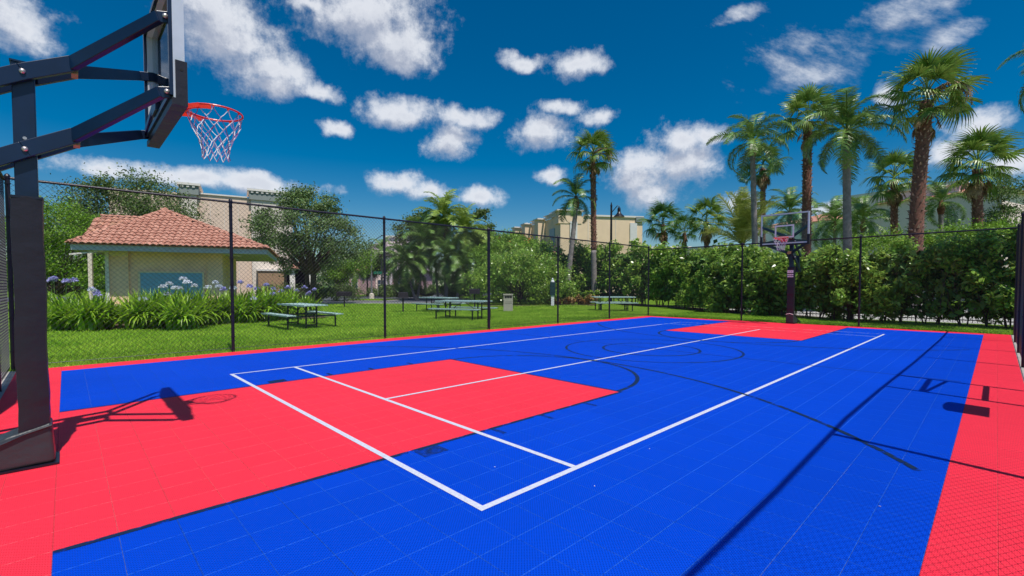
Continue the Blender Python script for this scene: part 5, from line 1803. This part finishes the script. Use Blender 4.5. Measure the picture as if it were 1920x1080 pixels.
fan_palm(1112, 37, 292, 2.0, 'tall slim fan palm in the centre, left of the street lamp', n=30, skirt=4, tr=.20, booted=.62, seed=2, spikes=6, lean_px=2)
feather_palm(1080, 37.5, 365, 2.1, 'leaning feather palm beside the tall slim fan palm', n=15, lean_px=-20, tr=.20, seed=3)
feather_palm(1411, 28, 262, 2.25, 'feather palm with smooth trunk left of the far hoop', n=17, lean_px=8, tr=.17, seed=4)
fan_palm(1430, 40, 312, 2.0, 'fan palm with brown skirt partly behind the smooth-trunked feather palm', n=28, skirt=16, tr=.2, booted=1.0, dark=True, seed=5)
fan_palm(1514, 29, 228, 2.0, 'tall fan palm with shaggy brown trunk directly behind the far hoop', n=28, skirt=6, lean_px=-4, tr=.24, booted=.72, seed=6, spikes=2)
feather_palm(1587, 26, 240, 2.5, 'tall feather palm with bulging smooth grey trunk right of the far hoop', n=22, lean_px=3, tr=.21, seed=7)
fan_palm(1737, 23, 186, 2.2, 'tallest fan palm with thick shaggy trunk on the right', n=31, skirt=7, lean_px=-24, tr=.27, booted=.80, seed=8, spikes=5, bend=-.15)
fan_palm(1676, 33, 336, 1.95, 'short fan palm with big brown skirt left of the tallest palm', n=28, skirt=22, tr=.2, booted=1.0, seed=9)
fan_palm(1832, 28, 312, 2.1, 'fan palm with wide brown skirt at the far right', n=32, skirt=26, tr=.24, booted=.4, seed=10)
feather_palm(1764, 31, 372, 1.9, 'low feather palm between the tallest palm and the far right palm', n=15, tr=.15, seed=11)
fan_palm(1243, 50, 418, 2.35, 'dark fan palm right of the beige building', n=30, skirt=8, tr=.22, booted=1.0, seed=12, dark=True)
fan_palm(1324, 46, 412, 2.3, 'fan palm with pale hanging fronds between dark fan palm and yellow-green palm', n=28, skirt=18, tr=.2, booted=1.0, seed=13)
feather_palm(1391, 34, 452, 3.0, 'yellow-green feather palm with upright fronds left of the far hoop', n=26, tr=.22, seed=14, kind='y', up=84, low=10, booted=1.0)
feather_palm(1480, 40, 392, 2.6, 'feather palm crown seen through the glass of the far hoop', n=18, tr=.15, seed=15)
feather_palm(1565, 44, 412, 2.9, 'low feather palm left of the bulging grey trunk', n=18, tr=.15, seed=16)
feather_palm(1618, 36, 408, 2.4, 'low drooping feather palm right of the bulging grey trunk', n=17, tr=.15, seed=17)
fan_palm(1283, 58, 432, 2.2, 'small distant fan palm behind the hedge, between two larger fan palms', n=22, skirt=6, tr=.2, booted=1.0, seed=18, dark=True)
feather_palm(2035, 13.5, 90, 1.7, 'feather palm just outside the right edge with drooping frond tips in view', n=15, tr=.15, seed=19)

# palm clump, left of centre
clump = [(832, 46, 404, 2.7, 'tallest stem of the palm clump behind the picnic tables', 4), (796, 45, 446, 2.6, 'upper left stem of the palm clump', -14),
         (872, 45, 430, 2.6, 'upper right stem of the palm clump behind the thick fence post', 12), (764, 44, 488, 2.5, 'low far left stem of the palm clump, leaning', 16),
         (900, 47, 468, 2.4, 'low far right stem of the palm clump', -12), (838, 43.5, 476, 2.4, 'low middle stem of the palm clump in front', 0),
         (812, 47, 424, 2.4, 'slim second tallest stem of the palm clump', 10), (868, 43, 496, 2.2, 'lowest stem of the palm clump, leaning right', -14)]
for i, (x, d, y, r, lab, ln_) in enumerate(clump):
    e = feather_palm(x, d, y, r, 'feather palm, ' + lab, n=26, tr=.11, seed=30 + i, kind=('c', 'd')[i % 2], up=82, low=-70,
                     grp_='feather palms of the clump', lean_px=ln_)
    tp = Vector((-SA * ln_ / FPX * d, CA * ln_ / FPX * d, ZY(y, d) - .5))
    for k in range(7):
        f_ = put_frond(SPIKE[k % 2], e, tp, k * 2.4, R(-66), 1.5, 0, 'dry brown hanging frond')
        f_.name = 'dry_frond'

# far palms by the road and distant trees
for i, (x, d, y, r, lab) in enumerate([(716, 58, 468, 2.3, 'small palm beyond the road left of the second fence post'), (752, 60, 480, 2.4, 'small palm beyond the road right of the second fence post'),
                                       (664, 54, 500, 1.9, 'low palm in front of the low pink house')]):
    feather_palm(x, d, y, r, lab, n=16, tr=.13, seed=50 + i, grp_='small palms beyond the road')

FB = []
for k in range(300):
    x = rng.uniform(-200, 2400); d = rng.uniform(105, 150)
    p = G(x, d)
    h_ = rng.uniform(3, 7.0)
    FB.append((p.x, p.y, h_))
P = []
for (x, y, h_) in FB:
    q = rng.normal(size=(70, 3)) * np.array([2.2, 2.2, h_ * .27]) + np.array([x, y, h_ * .55])
    P.append(q)
P = np.concatenate(P); P[:, 2] = np.abs(P[:, 2])
link(bpy.data.objects.new('distant_wood', np_mesh('distant_wood', leaves(P, 1.1, .7), 4, M['gold'])), label='distant line of trees along the horizon', cat='wood', kind='stuff')

# small litter and leaf bits on the court
bits = MB()
for (x, y) in ((1115, 912), (928, 876), (1218, 842), (1650, 950)):
    d = EYE * FPX / (y - 535); p = G(x, d)
    a = random.uniform(0, 3)
    bits.box((p.x, p.y, .004), (.011, .005, .002), a)
bits.build('leaf_litter', M['sticker'], label='tiny pale bits of litter scattered on the blue court', cat='litter', kind='stuff')
